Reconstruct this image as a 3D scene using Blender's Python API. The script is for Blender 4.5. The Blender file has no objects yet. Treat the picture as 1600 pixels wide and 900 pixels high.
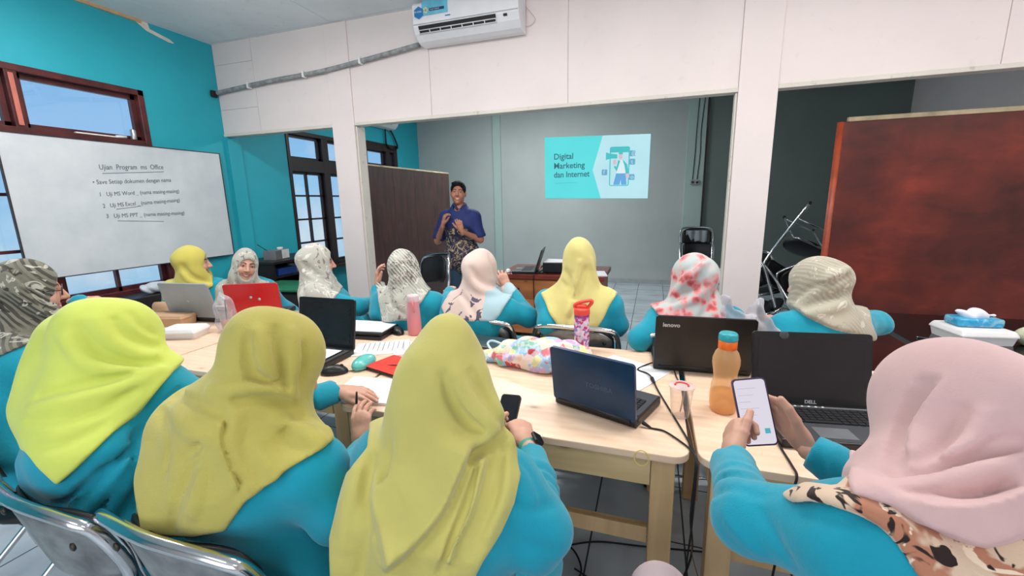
import bpy, bmesh, math, random
import numpy as np
from mathutils import Vector, Matrix, Euler

random.seed(7)
rng = np.random.default_rng(7)
scene = bpy.context.scene
COL = scene.collection
PI = math.pi

# ---------------------------------------------------------------- camera
F_PX, YAW, PITCH, ROLL, CAM_H = 668.5, 0.3202, 0.1998, -0.0198, 1.5
CAM = np.array([0.0, 0.0, CAM_H])


def cam_axes():
    cy, sy = math.cos(YAW), math.sin(YAW)
    fwd = np.array([-sy * math.cos(PITCH), cy * math.cos(PITCH), -math.sin(PITCH)])
    right = np.array([cy, sy, 0.0])
    up = np.cross(right, fwd)
    cr, sr = math.cos(ROLL), math.sin(ROLL)
    return right * cr + up * sr, -right * sr + up * cr, fwd


CR, CU, CF = cam_axes()


def ray(px, py):
    return CR * (px - 800) / F_PX + CU * (450 - py) / F_PX + CF


def atd(px, py, d):            # photo point at distance d along the view axis
    return CAM + d * ray(px, py)


def aty(px, py, y):
    r = ray(px, py)
    return CAM + r * (y / r[1])


def atx(px, py, x):
    r = ray(px, py)
    return CAM + r * (x / r[0])


def atz(px, py, z):
    r = ray(px, py)
    return CAM + r * ((z - CAM_H) / r[2])


def to_px(P):
    d = np.asarray(P, dtype=np.float32) - CAM.astype(np.float32)
    z = np.maximum(d @ CF.astype(np.float32), 1e-3)
    return 800 + F_PX * (d @ CR.astype(np.float32)) / z, 450 - F_PX * (d @ CU.astype(np.float32)) / z, z


cam_data = bpy.data.cameras.new('camera')
cam = bpy.data.objects.new('camera', cam_data)
COL.objects.link(cam)
cam_data.sensor_width = 36.0
cam_data.lens = F_PX / 1600 * 36.0
cam_data.clip_start = 0.02
M = Matrix.Identity(4)
for i in range(3):
    M[i][0], M[i][1], M[i][2], M[i][3] = CR[i], CU[i], -CF[i], CAM[i]
cam.matrix_world = M
scene.camera = cam

# ---------------------------------------------------------------- materials


def lin(c):
    out = []
    for v in c:
        v = v / 255.0
        out.append(v / 12.92 if v <= 0.04045 else ((v + 0.055) / 1.055) ** 2.4)
    return tuple(out) + (1.0,)


class NT:
    """small helper round a material's node tree"""

    def __init__(self, name):
        self.m = bpy.data.materials.new(name)
        self.m.use_nodes = True
        self.t = self.m.node_tree
        self.b = self.t.nodes['Principled BSDF']
        self.out = self.t.nodes['Material Output']

    def n(self, typ, **kw):
        nd = self.t.nodes.new(typ)
        ins = kw.pop('ins', {})
        for k, v in kw.items():
            setattr(nd, k, v)
        for k, v in ins.items():
            if hasattr(v, 'links') or isinstance(v, bpy.types.NodeSocket):
                self.t.links.new(v, nd.inputs[k])
            else:
                nd.inputs[k].default_value = v
        return nd

    def link(self, a, b):
        self.t.links.new(a, b)

    def coord(self, kind='Object', scale=None, rot=None):
        tc = self.n('ShaderNodeTexCoord')
        o = tc.outputs[kind]
        if scale is not None or rot is not None:
            mp = self.n('ShaderNodeMapping')
            self.link(o, mp.inputs['Vector'])
            if scale is not None:
                mp.inputs['Scale'].default_value = scale
            if rot is not None:
                mp.inputs['Rotation'].default_value = rot
            o = mp.outputs['Vector']
        return o

    def noise(self, vec, scale=5, detail=3, rough=0.5, dist=0.0):
        nd = self.n('ShaderNodeTexNoise')
        self.link(vec, nd.inputs['Vector'])
        nd.inputs['Scale'].default_value = scale
        nd.inputs['Detail'].default_value = detail
        nd.inputs['Roughness'].default_value = rough
        nd.inputs['Distortion'].default_value = dist
        return nd.outputs['Fac']

    def ramp(self, fac, stops, interp='LINEAR'):
        r = self.n('ShaderNodeValToRGB')
        r.color_ramp.interpolation = interp
        els = r.color_ramp.elements
        while len(els) < len(stops):
            els.new(0.5)
        for e, (p, c) in zip(els, stops):
            e.position = p
            e.color = c if len(c) == 4 else lin(c)
        self.link(fac, r.inputs['Fac'])
        return r.outputs['Color']

    def mix(self, fac, a, b, blend='MIX'):
        m = self.n('ShaderNodeMix', data_type='RGBA', blend_type=blend)
        for s, v in ((m.inputs[0], fac), (m.inputs[6], a), (m.inputs[7], b)):
            if isinstance(v, bpy.types.NodeSocket):
                self.link(v, s)
            elif isinstance(v, (int, float)):
                s.default_value = v
            else:
                s.default_value = v if len(v) == 4 else lin(v)
        return m.outputs[2]

    def math(self, op, a, b=0.0, clamp=False):
        m = self.n('ShaderNodeMath', operation=op, use_clamp=clamp)
        for s, v in ((m.inputs[0], a), (m.inputs[1], b)):
            if isinstance(v, bpy.types.NodeSocket):
                self.link(v, s)
            else:
                s.default_value = v
        return m.outputs[0]

    def bump(self, h, strength=0.2, dist=0.01):
        b = self.n('ShaderNodeBump')
        b.inputs['Strength'].default_value = strength
        b.inputs['Distance'].default_value = dist
        self.link(h, b.inputs['Height'])
        self.link(b.outputs['Normal'], self.b.inputs['Normal'])

    def base(self, c):
        if isinstance(c, bpy.types.NodeSocket):
            self.link(c, self.b.inputs['Base Color'])
        else:
            self.b.inputs['Base Color'].default_value = c if len(c) == 4 else lin(c)

    def set(self, **kw):
        for k, v in kw.items():
            self.b.inputs[k].default_value = v


MATS = {}


def plain(name, rgb, rough=0.5, metal=0.0, var=0.06, vscale=9.0, spec=0.5, emit=None, alpha=None, trans=None, coat=0.0):
    """a procedural material: one colour with a slight noise variation and matching roughness"""
    if name in MATS:
        return MATS[name]
    t = NT(name)
    v = t.coord('Object')
    nz = t.noise(v, vscale, 3)
    c = lin(rgb)
    d = tuple(max(0, x * (1 - 2.2 * var)) for x in c[:3]) + (1,)
    e = tuple(min(1, x * (1 + 1.2 * var)) for x in c[:3]) + (1,)
    t.base(t.ramp(nz, [(0.3, d), (0.7, e)]))
    t.set(Roughness=rough, Metallic=metal)
    t.b.inputs['Specular IOR Level'].default_value = spec
    if coat:
        t.b.inputs['Coat Weight'].default_value = coat
    if emit:
        t.b.inputs['Emission Color'].default_value = lin(rgb)
        t.b.inputs['Emission Strength'].default_value = emit
    if trans:
        t.b.inputs['Transmission Weight'].default_value = trans
    if alpha is not None:
        t.b.inputs['Alpha'].default_value = alpha
    MATS[name] = t.m
    return t.m


# ---------------------------------------------------------------- mesh helpers


class MB:
    """collects shapes in one bmesh and links them as ONE mesh object"""

    def __init__(self):
        self.bm = bmesh.new()

    def box(self, c, s, rot=None, bevel=0.0, seg=2):
        before = set(self.bm.verts)
        r = bmesh.ops.create_cube(self.bm, size=1.0)
        vs = r['verts']
        R = rot.to_4x4() if isinstance(rot, Matrix) else (Euler(rot).to_matrix().to_4x4() if rot is not None else Matrix.Identity(4))
        bmesh.ops.scale(self.bm, vec=s, verts=vs)
        if bevel:
            es = list({e for v in vs for e in v.link_edges})
            bmesh.ops.bevel(self.bm, geom=es, offset=min(bevel, 0.49 * min(s)), segments=seg, affect='EDGES', profile=0.5)
            vs = [v for v in self.bm.verts if v not in before]
        bmesh.ops.transform(self.bm, matrix=Matrix.Translation(c) @ R, verts=vs)
        return vs

    def rng(self, a, b, bevel=0.0, rot=None):          # box from corner a to corner b
        c = [(x + y) / 2 for x, y in zip(a, b)]
        s = [abs(y - x) for x, y in zip(a, b)]
        return self.box(c, s, rot, bevel)

    def tube(self, pts, r, n=8, closed=False, cap=True):
        pts = [Vector(p) for p in pts]
        N = len(pts)
        rad = r if isinstance(r, (list, tuple)) else [r] * N
        rings = []
        prev = None
        for i, p in enumerate(pts):
            if closed:
                t = (pts[(i + 1) % N] - pts[i - 1]).normalized()
            else:
                t = (pts[min(i + 1, N - 1)] - pts[max(i - 1, 0)]).normalized()
            if prev is None:
                a = Vector((0, 0, 1)) if abs(t.z) < 0.9 else Vector((1, 0, 0))
                u = t.cross(a).normalized()
            else:
                u = (prev - t * prev.dot(t)).normalized()
            prev = u
            w = t.cross(u)
            rings.append([self.bm.verts.new(p + (u * math.cos(2 * PI * k / n) + w * math.sin(2 * PI * k / n)) * rad[i]) for k in range(n)])
        for i in range(N if closed else N - 1):
            A, B = rings[i], rings[(i + 1) % N]
            for k in range(n):
                f = self.bm.faces.new((A[k], A[(k + 1) % n], B[(k + 1) % n], B[k]))
                f.smooth = True
        if cap and not closed:
            self.bm.faces.new(list(reversed(rings[0])))
            self.bm.faces.new(rings[-1])

    def lathe(self, prof, c=(0, 0, 0), n=32, sx=1.0, sy=1.0, cap=True, rot=None):
        rings = []
        R = Euler(rot).to_matrix() if rot is not None else Matrix.Identity(3)
        for r, z in prof:
            rings.append([self.bm.verts.new(Vector(c) + R @ Vector((r * sx * math.cos(2 * PI * k / n), r * sy * math.sin(2 * PI * k / n), z))) for k in range(n)])
        for A, B in zip(rings, rings[1:]):
            for k in range(n):
                f = self.bm.faces.new((A[k], A[(k + 1) % n], B[(k + 1) % n], B[k]))
                f.smooth = True
        if cap:
            self.bm.faces.new(list(reversed(rings[0])))
            self.bm.faces.new(rings[-1])

    def prism(self, pts, depth):                       # polygon of 3D points extruded along a vector
        d = Vector(depth)
        A = [self.bm.verts.new(Vector(p)) for p in pts]
        B = [self.bm.verts.new(Vector(p) + d) for p in pts]
        n = len(A)
        self.bm.faces.new(A)
        self.bm.faces.new(list(reversed(B)))
        for k in range(n):
            self.bm.faces.new((A[k], B[k], B[(k + 1) % n], A[(k + 1) % n]))

    def quad(self, a, b, c, d):
        self.bm.faces.new([self.bm.verts.new(Vector(p)) for p in (a, b, c, d)])

    def grid(self, P):                                 # P: array (n, m, 3), a smooth sheet
        P = np.asarray(P)
        n, m = P.shape[:2]
        V = [[self.bm.verts.new(P[i, j]) for j in range(m)] for i in range(n)]
        for i in range(n - 1):
            for j in range(m - 1):
                f = self.bm.faces.new((V[i][j], V[i + 1][j], V[i + 1][j + 1], V[i][j + 1]))
                f.smooth = True

    def build(self, name, m, parent=None, base=(0, 0, 0), smooth=False):
        bmesh.ops.recalc_face_normals(self.bm, faces=self.bm.faces)
        me = bpy.data.meshes.new(name)
        self.bm.to_mesh(me)
        self.bm.free()
        if smooth:
            for p in me.polygons:
                p.use_smooth = True
        me.materials.append(m)
        return link(name, me, parent, base)


def link(name, me, parent=None, base=(0, 0, 0)):
    if any(base):
        me.transform(Matrix.Translation(-Vector(base)))
    o = bpy.data.objects.new(name, me)
    COL.objects.link(o)
    if parent is not None:
        o.parent = parent
    elif any(base):
        o.location = base
    return o


def tag(o, label=None, cat=None, group=None, kind=None):
    if label:
        o['label'] = label
    if cat:
        o['category'] = cat
    if group:
        o['group'] = group
    if kind:
        o['kind'] = kind
    return o


def thing(name, label, cat, loc=(0, 0, 0), rz=0.0, group=None, rot=None):
    o = bpy.data.objects.new(name, None)
    o.empty_display_size = 0.05
    COL.objects.link(o)
    o.location = loc
    o.rotation_euler = rot if rot is not None else (0, 0, rz)
    return tag(o, label, cat, group)


def copy_tree(o, parent=None):
    c = o.copy()
    COL.objects.link(c)
    c.parent = parent
    if parent is not None and 'label' in c.keys() and 'label' in o.keys():
        pass
    for ch in [x for x in bpy.data.objects if x.parent == o]:
        copy_tree(ch, c)
    return c


def text_mesh(name, s, size, m, parent=None, mat4=None, extrude=0.0006, align='LEFT', shear=0.0, spacing=1.0, sx=1.0, bold=0.0):
    cu = bpy.data.curves.new(name, 'FONT')
    cu.body = s
    cu.size = size
    cu.extrude = extrude
    cu.align_x = align
    cu.shear = shear
    cu.space_character = spacing
    cu.offset = bold
    cu.resolution_u = 3
    tmp = bpy.data.objects.new('tmp', cu)
    COL.objects.link(tmp)
    dg = bpy.context.evaluated_depsgraph_get()
    me = bpy.data.meshes.new_from_object(tmp.evaluated_get(dg))
    bpy.data.objects.remove(tmp)
    if sx != 1.0:
        me.transform(Matrix.Diagonal((sx, 1, 1, 1)))
    if mat4 is not None:
        me.transform(mat4)
    me.materials.clear()
    me.materials.append(m)
    me.name = name
    return link(name, me, parent)


def frame4(o, x, y):                # 4x4 with origin o, axes x, y and their cross product
    x = Vector(x).normalized()
    y = Vector(y).normalized()
    z = x.cross(y)
    m = Matrix.Identity(4)
    for i in range(3):
        m[i][0], m[i][1], m[i][2], m[i][3] = x[i], y[i], z[i], o[i]
    return m


def smooth_path(pts, n=6):          # Catmull-Rom through the points
    P = [np.array(p, float) for p in pts]
    out = []
    for i in range(len(P) - 1):
        a, b, c, d = P[max(i - 1, 0)], P[i], P[i + 1], P[min(i + 2, len(P) - 1)]
        for k in range(n):
            t = k / n
            out.append(0.5 * (2 * b + (c - a) * t + (2 * a - 5 * b + 4 * c - d) * t * t + (3 * b - a - 3 * c + d) * t ** 3))
    out.append(P[-1])
    return [tuple(float(v) for v in p) for p in out]


def rrect(w, h, r, n=5):            # rounded rectangle outline, centred
    pts = []
    for cx, cy, a0 in ((w / 2 - r, h / 2 - r, 0), (-w / 2 + r, h / 2 - r, 90), (-w / 2 + r, -h / 2 + r, 180), (w / 2 - r, -h / 2 + r, 270)):
        for k in range(n + 1):
            a = math.radians(a0 + 90 * k / n)
            pts.append((cx + r * math.cos(a), cy + r * math.sin(a)))
    return pts
# ================================================================ ROOM
XL, XR, YF, YB, YBACK, ZC = -4.55, 3.4, -2.6, 3.724, 7.93, 3.19


def wall_mat(name, rgb, rough=0.75, mott=0.05, bump=0.12, scuff=(0, 0, 0), scuffamt=0.0):
    t = NT(name)
    v = t.coord('Object')
    a = t.noise(v, 1.3, 4, 0.6)
    b = t.noise(v, 14, 4, 0.65)
    c = lin(rgb)
    lo = tuple(x * (1 - 2 * mott) for x in c[:3]) + (1,)
    hi = tuple(min(1, x * (1 + mott)) for x in c[:3]) + (1,)
    col = t.ramp(a, [(0.3, lo), (0.7, hi)])
    if scuffamt:
        k = t.ramp(b, [(0.62, (0, 0, 0, 1)), (0.72, (1, 1, 1, 1))])
        col = t.mix(t.math('MULTIPLY', k, scuffamt), col, scuff)
    t.base(col)
    t.set(Roughness=rough)
    t.bump(t.noise(v, 45, 4, 0.6), bump, 0.004)
    return t.m


m_teal = wall_mat('teal_wall_paint', (34, 168, 186), 0.6, 0.05, 0.2, (70, 175, 190), 0.25)
m_white = wall_mat('cream_board_paint', (228, 216, 214), 0.7, 0.025, 0.1, (205, 196, 190), 0.25)
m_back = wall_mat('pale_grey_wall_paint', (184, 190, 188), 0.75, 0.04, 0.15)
m_back_dim = wall_mat('shaded_back_wall_paint', (120, 132, 126), 0.8, 0.05, 0.15)  # dimmer light on the back wall's right part put into its colour
m_pil = wall_mat('pale_green_pilaster_paint', (176, 196, 190), 0.75, 0.04, 0.12)
m_ceil = wall_mat('white_ceiling_board', (224, 230, 234), 0.85, 0.05, 0.15, (170, 172, 172), 0.3)
m_dirty = wall_mat('dirty_cream_board_edge', (214, 208, 198), 0.75, 0.05, 0.12, (150, 135, 110), 0.5)
m_peel = plain('bare_plaster', (222, 214, 204), 0.8)
m_lath = plain('raw_timber_lath', (206, 172, 128), 0.7, var=0.12)


def floor_mat():
    t = NT('glazed_floor_tiles')
    v = t.coord('Object')
    br = t.n('ShaderNodeTexBrick', offset=0.0, squash=1.0)
    mp = t.n('ShaderNodeMapping')
    t.link(v, mp.inputs['Vector'])
    mp.inputs['Location'].default_value = (0.21, 0.226, 0)
    t.link(mp.outputs['Vector'], br.inputs['Vector'])
    br.inputs['Scale'].default_value = 1.0
    br.inputs['Brick Width'].default_value = 0.4
    br.inputs['Row Height'].default_value = 0.4
    br.inputs['Mortar Size'].default_value = 0.004
    br.inputs['Mortar Smooth'].default_value = 0.1
    br.inputs['Color1'].default_value = lin((206, 216, 222))
    br.inputs['Color2'].default_value = lin((196, 208, 216))
    br.inputs['Mortar'].default_value = lin((70, 74, 80))
    nz = t.noise(v, 3, 4)
    dirt = t.ramp(nz, [(0.35, (0.78, 0.78, 0.8, 1)), (0.65, (1, 1, 1, 1))])
    t.base(t.mix(1.0, br.outputs['Color'], dirt, 'MULTIPLY'))
    t.set(Roughness=0.22)
    t.bump(br.outputs['Fac'], -0.3, 0.003)
    return t.m


b = MB()
b.rng((XL, YF, -0.1), (XR, YBACK, 0))
tag(b.build('floor', floor_mat()), kind='structure')

# ceiling boards with open joints
b = MB()
xs = [XL - 0.15] + [XL + 1.22 * k + 0.35 for k in range(0, 7)] + [XR + 0.15]
ys = [YF - 0.15] + [YF + 1.22 * k + 0.2 for k in range(1, 9)] + [YBACK + 0.15]
for i in range(len(xs) - 1):
    for j in range(len(ys) - 1):
        b.rng((xs[i] + 0.003, ys[j] + 0.003, ZC), (xs[i + 1] - 0.003, ys[j + 1] - 0.003, ZC + 0.02))
b.rng((XL - 0.15, YF - 0.15, ZC + 0.03), (XR + 0.15, YBACK + 0.15, ZC + 0.08))
tag(b.build('ceiling', m_ceil), kind='structure')


def wall_holes(b, x0, x1, y0, y1, z0, z1, holes):
    """boxes of a wall in the YZ plane round its openings"""
    ys = sorted({y0, y1} | {h[0] for h in holes} | {h[1] for h in holes})
    ys = [y for y in ys if y0 <= y <= y1]
    for a, c in zip(ys, ys[1:]):
        mid = (a + c) / 2
        hs = sorted([(h[2], h[3]) for h in holes if h[0] < mid < h[1]])
        z = z0
        for lo, hi in hs:
            if lo > z:
                b.rng((x0, a, z), (x1, c, lo))
            z = hi
        if z < z1:
            b.rng((x0, a, z), (x1, c, z1))


W1, W2, W3 = (0.55, 2.97, 0.72, 2.567), (4.58, 5.95, 0.62, 2.47), (6.12, 7.14, 0.62, 2.53)
b = MB()
wall_holes(b, XL - 0.16, XL, YF, YBACK, 0, ZC, [W1, W2, W3])
b.rng((XL - 0.001, 3.735, 0), (XL + 0.035, 3.90, 2.28))          # engaged pier where the boarded beam meets the wall
wl = tag(b.build('wall_left', m_teal), kind='structure')
b = MB()
b.prism([(XL + 0.001, 3.03, 3.16), (XL + 0.001, 2.98, 3.185), (XL + 0.001, 3.12, 3.188), (XL + 0.001, 3.13, 3.14), (XL + 0.001, 3.3, 3.105), (XL + 0.001, 3.34, 3.08), (XL + 0.001, 3.29, 3.075), (XL + 0.001, 3.1, 3.115)], (0.003, 0, 0))
b.build('peeled_patch', m_peel, wl)
b = MB()
b.rng((XL, 1.2, 3.165), (XL + 0.018, 3.06, 3.19))
tag(b.build('trim_1', m_lath), kind='structure')

b = MB()
b.rng((XL - 0.16, YBACK, 0), (0.72, YBACK + 0.15, ZC))
tag(b.build('wall_back', m_back), kind='structure')
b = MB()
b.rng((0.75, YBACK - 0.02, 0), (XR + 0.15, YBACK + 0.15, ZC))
tag(b.build('wall_back_right', m_back_dim), kind='structure')
for k, (a, c) in enumerate(((-2.94, -2.79), (0.46, 0.74))):
    b = MB()
    b.rng((a, YBACK - 0.05, 0), (c, YBACK + 0.02, ZC), 0.004)
    tag(b.build('trim_%d' % (k + 2), m_pil), kind='structure')
b = MB()
b.rng((0.742, YBACK - 0.07, 0), (0.765, YBACK - 0.01, ZC))
tag(b.build('trim_4', plain('dark_edge_strip', (60, 58, 52), 0.9)), kind='structure')  # dark strip along the pilaster's right edge

b = MB()
b.rng((XR, YF, 0), (XR + 0.15, YBACK, ZC))
tag(b.build('wall_right', m_white), kind='structure')
# rear wall, unseen; its wide opening is added for the fill light
b = MB()
b.rng((XL, YF - 0.15, 0), (-2.6, YF, ZC))
b.rng((1.8, YF - 0.15, 0), (XR, YF, ZC))
b.rng((-2.6, YF - 0.15, 0), (1.8, YF, 0.6))
b.rng((-2.6, YF - 0.15, 2.9), (1.8, YF, ZC))
tag(b.build('wall_rear', m_white), kind='structure')

# boarded beam and posts between the two halves of the room
b = MB()
g = 0.0022
ZB = 2.285
for a, c in ((XL, -4.02), (-4.02, -3.09), (-2.83, -1.98), (-1.98, -0.72), (-0.72, 0.547), (0.806, 2.03), (2.03, XR)):
    for z0, z1 in (((ZB, 2.53), (2.53, 2.98), (2.98, ZC)) if a == XL else ((ZB, ZC),)):
        b.rng((a + g, YB + 0.012, z0 + g), (c - g, YB + 0.09, z1 - 0.001))
b.rng((XL, YB + 0.02, ZB + 0.003), (XR, YB + 0.08, ZC - 0.001))
for a, c in ((-3.09, -2.83), (0.547, 0.806)):
    b.rng((a, YB, 0), (c, YB + 0.135, ZC - 0.001), 0.004)
tag(b.build('wall_partition', m_white), kind='structure')
for k, (a, c) in enumerate(((XL, -3.09), (-2.83, 0.547), (0.806, XR))):
    b = MB()
    b.rng((a, YB + 0.004, ZB - 0.028), (c, YB + 0.1, ZB + 0.003), 0.003)
    tag(b.build('trim_%d' % (k + 5), m_dirty), kind='structure')
b = MB()
b.rng((-2.829, YB + 0.02, 0), (-2.812, YB + 0.14, ZB - 0.03), 0.002)
tag(b.build('trim_8', m_dirty), kind='structure')
b = MB()
b.rng((0.532, YB + 0.02, 0), (0.546, YB + 0.09, ZB - 0.03), 0.002)
tag(b.build('trim_9', m_dirty), kind='structure')
b = MB()
b.rng((XL, YBACK - 0.012, 0), (XR, YBACK - 0.001, 0.08))
tag(b.build('baseboard_back', plain('grey_tile_skirting', (168, 176, 178), 0.4)), kind='structure')

# ---------------------------------------------------------------- windows
m_frame = NT('dark_red_varnished_window_timber')
v = m_frame.coord('Object', (1, 1, 1))
m_frame.base(m_frame.ramp(m_frame.noise(v, 8, 4), [(0.3, (58, 22, 24)), (0.7, (96, 38, 38))]))
m_frame.set(Roughness=0.35)
m_frame = m_frame.m
m_frame2 = plain('near_black_window_timber', (44, 26, 28), 0.4, var=0.1)
m_post = plain('salmon_window_post', (196, 112, 98), 0.4, var=0.1)
g_ = NT('window_glass')
tr = g_.n('ShaderNodeBsdfTransparent')
tr.inputs['Color'].default_value = (0.93, 0.96, 0.97, 1)
gl = g_.n('ShaderNodeBsdfGlossy')
gl.inputs['Roughness'].default_value = 0.03
mx = g_.n('ShaderNodeMixShader')
mx.inputs[0].default_value = 0.06
g_.link(tr.outputs[0], mx.inputs[1])
g_.link(gl.outputs[0], mx.inputs[2])
g_.link(mx.outputs[0], g_.out.inputs['Surface'])
m_glass = g_.m


def window(name, W, posts, rails, leaves, mf, sill=0.05):
    """W: (y0,y1,z0,z1); posts: [(y0,y1)], rails: [(z0,z1)] full width; leaves: [(y0,y1,z0,z1,ncol,nrow)] each with its own frame and glass"""
    y0, y1, z0, z1 = W
    b = MB()
    t = 0.05
    x0, x1 = XL - 0.12, XL + 0.012
    b.rng((x0, y0, z0), (x1, y0 + t, z1), 0.004)
    b.rng((x0, y1 - t, z0), (x1, y1, z1), 0.004)
    b.rng((x0, y0, z1 - t), (x1, y1, z1), 0.004)
    b.rng((x0, y0, z0), (x1, y1, z0 + t), 0.004)
    for a, c in posts:
        b.rng((x0, a, z0), (x1 - 0.004, c, z1 - 0.01), 0.004)
    for a, c in rails:
        b.rng((x0, y0 + 0.01, a), (x1 - 0.006, y1 - 0.01, c), 0.004)
    root = tag(b.build(name, mf), kind='structure')
    for (a, c, e, f, nc, nr) in leaves:
        b = MB()
        xa, xb = XL - 0.085, XL - 0.045
        w = 0.035
        b.rng((xa, a, e), (xb, a + w, f)); b.rng((xa, c - w, e), (xb, c, f))
        b.rng((xa, a, e), (xb, c, e + w)); b.rng((xa, a, f - w), (xb, c, f))
        for k in range(1, nc):
            yy = a + (c - a) * k / nc
            b.rng((xa, yy - 0.012, e), (xb, yy + 0.012, f))
        for k in range(1, nr):
            zz = e + (f - e) * k / nr
            b.rng((xa, a, zz - 0.012), (xb, c, zz + 0.012))
        b.build('window_leaf', mf, root)
        b = MB()
        b.rng((XL - 0.068, a + 0.01, e + 0.01), (XL - 0.063, c - 0.01, f - 0.01))
        b.build('pane', m_glass, root)
    if sill:
        b = MB()
        b.rng((XL - 0.01, y0 - 0.02, z0 - 0.03), (XL + 0.12, y1 + 0.02, z0 + 0.012), 0.004)
        b.build('window_sill', mf, root)
    return root


w1 = window('window_1', W1, [(2.05, 2.12), (1.28, 1.35)], [(2.05, 2.12)],
            [(2.12, 2.92, 2.12, 2.515, 1, 1), (1.35, 2.05, 2.12, 2.515, 1, 1), (2.12, 2.92, 0.77, 2.05, 2, 3), (1.35, 2.05, 0.77, 2.05, 2, 3), (0.6, 1.28, 0.77, 2.05, 2, 3), (0.6, 1.28, 2.12, 2.515, 1, 1)], m_frame)
b = MB()
b.rng((XL + 0.008, 2.065, 2.13), (XL + 0.02, 2.095, 2.50), 0.003)
b.build('frame_bead', m_post, w1)
window('window_2', W2, [(5.22, 5.34)], [(1.95, 2.11)],
       [(4.63, 5.22, 2.11, 2.42, 1, 1), (5.34, 5.90, 2.11, 2.42, 1, 1), (4.63, 5.22, 0.67, 1.95, 2, 4), (5.34, 5.90, 0.67, 1.95, 2, 4)], m_frame2)
window('window_3', W3, [(6.80, 6.9), (6.16, 6.26), (7.05, 7.11)], [(2.06, 2.15), (2.40, 2.50)],
       [(6.25, 6.80, 2.15, 2.41, 1, 1), (6.9, 7.07, 2.15, 2.41, 1, 1), (6.17, 6.80, 0.67, 2.06, 2, 4), (6.9, 7.09, 0.67, 2.06, 1, 4)], m_frame2)
# frame of the added opening behind the camera, out of view
b = MB()
for a, c in (((-2.6, YF - 0.1, 0.6), (-2.52, YF + 0.02, 2.9)), ((1.72, YF - 0.1, 0.6), (1.8, YF + 0.02, 2.9)), ((-2.6, YF - 0.1, 2.82), (1.8, YF + 0.02, 2.9)), ((-2.6, YF - 0.1, 0.6), (1.8, YF + 0.02, 0.66)), ((-1.15, YF - 0.1, 0.6), (-1.07, YF, 2.9)), ((0.3, YF - 0.1, 0.6), (0.38, YF, 2.9))):
    b.rng(a, c)
tag(b.build('window_added', m_frame), kind='structure')

# ---------------------------------------------------------------- sky and light
w = bpy.data.worlds.new('sky')
scene.world = w
w.use_nodes = True
nt = w.node_tree
bg = nt.nodes['Background']
tc = nt.nodes.new('ShaderNodeTexCoord')
sep = nt.nodes.new('ShaderNodeSeparateXYZ')
nt.links.new(tc.outputs['Generated'], sep.inputs[0])
rp = nt.nodes.new('ShaderNodeValToRGB')
e = rp.color_ramp.elements
e[0].position, e[0].color = 0.30, lin((150, 190, 222))
e[1].position, e[1].color = 0.80, lin((120, 176, 232))
k = e.new(0.47); k.color = lin((176, 216, 246))
k = e.new(0.55); k.color = lin((150, 200, 246))
mr = nt.nodes.new('ShaderNodeMath'); mr.operation = 'MULTIPLY_ADD'
mr.inputs[1].default_value = 0.5; mr.inputs[2].default_value = 0.5
nt.links.new(sep.outputs[2], mr.inputs[0])
nt.links.new(mr.outputs[0], rp.inputs[0])
nz = nt.nodes.new('ShaderNodeTexNoise')
nz.inputs['Scale'].default_value = 7.0
nz.inputs['Detail'].default_value = 5.0
nt.links.new(tc.outputs['Generated'], nz.inputs['Vector'])
cr = nt.nodes.new('ShaderNodeValToRGB')
cr.color_ramp.elements[0].position, cr.color_ramp.elements[1].position = 0.5, 0.72
nt.links.new(nz.outputs['Fac'], cr.inputs[0])
mxc = nt.nodes.new('ShaderNodeMix'); mxc.data_type = 'RGBA'
nt.links.new(cr.outputs[0], mxc.inputs[0])
nt.links.new(rp.outputs[0], mxc.inputs[6])
mxc.inputs[7].default_value = lin((226, 236, 246))
nt.links.new(mxc.outputs[2], bg.inputs['Color'])
bg.inputs['Strength'].default_value = 1.0

m_tube = plain('lamp_tube', (255, 250, 244), 0.3, emit=6.0)
m_lampbody = plain('lamp_housing', (235, 235, 232), 0.4)


def added_ceiling_lamp(x, y, watts, rz=0.0, color=(1, 0.965, 0.93), size=1.25):  # lamps added out of view to brighten both halves of the room
    t = thing('added_ceiling_lamp', 'unseen white batten lamp added to light the room', 'lamp', (x, y, ZC), rz, 'added ceiling batten lamps')
    b = MB()
    b.rng((-size / 2, -0.05, -0.05), (size / 2, 0.05, -0.001), 0.006)
    b.build('lamp_housing', m_lampbody, t)
    b = MB()
    b.tube([(-size / 2 + 0.03, 0, -0.072), (size / 2 - 0.03, 0, -0.072)], 0.015, 10)
    b.build('lamp_tube', m_tube, t)
    l = bpy.data.lights.new('tube_light', 'AREA')
    l.shape = 'RECTANGLE'
    l.size, l.size_y = size, 0.12
    l.energy = watts
    l.color = color
    o = bpy.data.objects.new('tube_light', l)
    COL.objects.link(o)
    o.parent = t
    o.location = (0, 0, -0.095)
    p = bpy.data.lights.new('ceiling_fill', 'POINT')  # added point light that brightens the ceiling around each lamp
    p.energy = watts * .36
    p.shadow_soft_size = .06
    p.color = color
    o = bpy.data.objects.new('ceiling_fill', p)
    COL.objects.link(o)
    o.parent = t
    o.location = (0, 0, -.24)
    return t


ADDED_LAMPS = [(-3.1, 2.0, 28), (-1.1, 2.0, 28), (0.9, 2.0, 26), (2.7, 2.0, 18), (-1.2, -1.0, 12), (1.6, -1.0, 10)]
for x, y, wt in ADDED_LAMPS:
    added_ceiling_lamp(x, y, wt)
added_ceiling_lamp(-2.0, 6.0, 56, color=(0.97, 1.0, 0.99))


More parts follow.
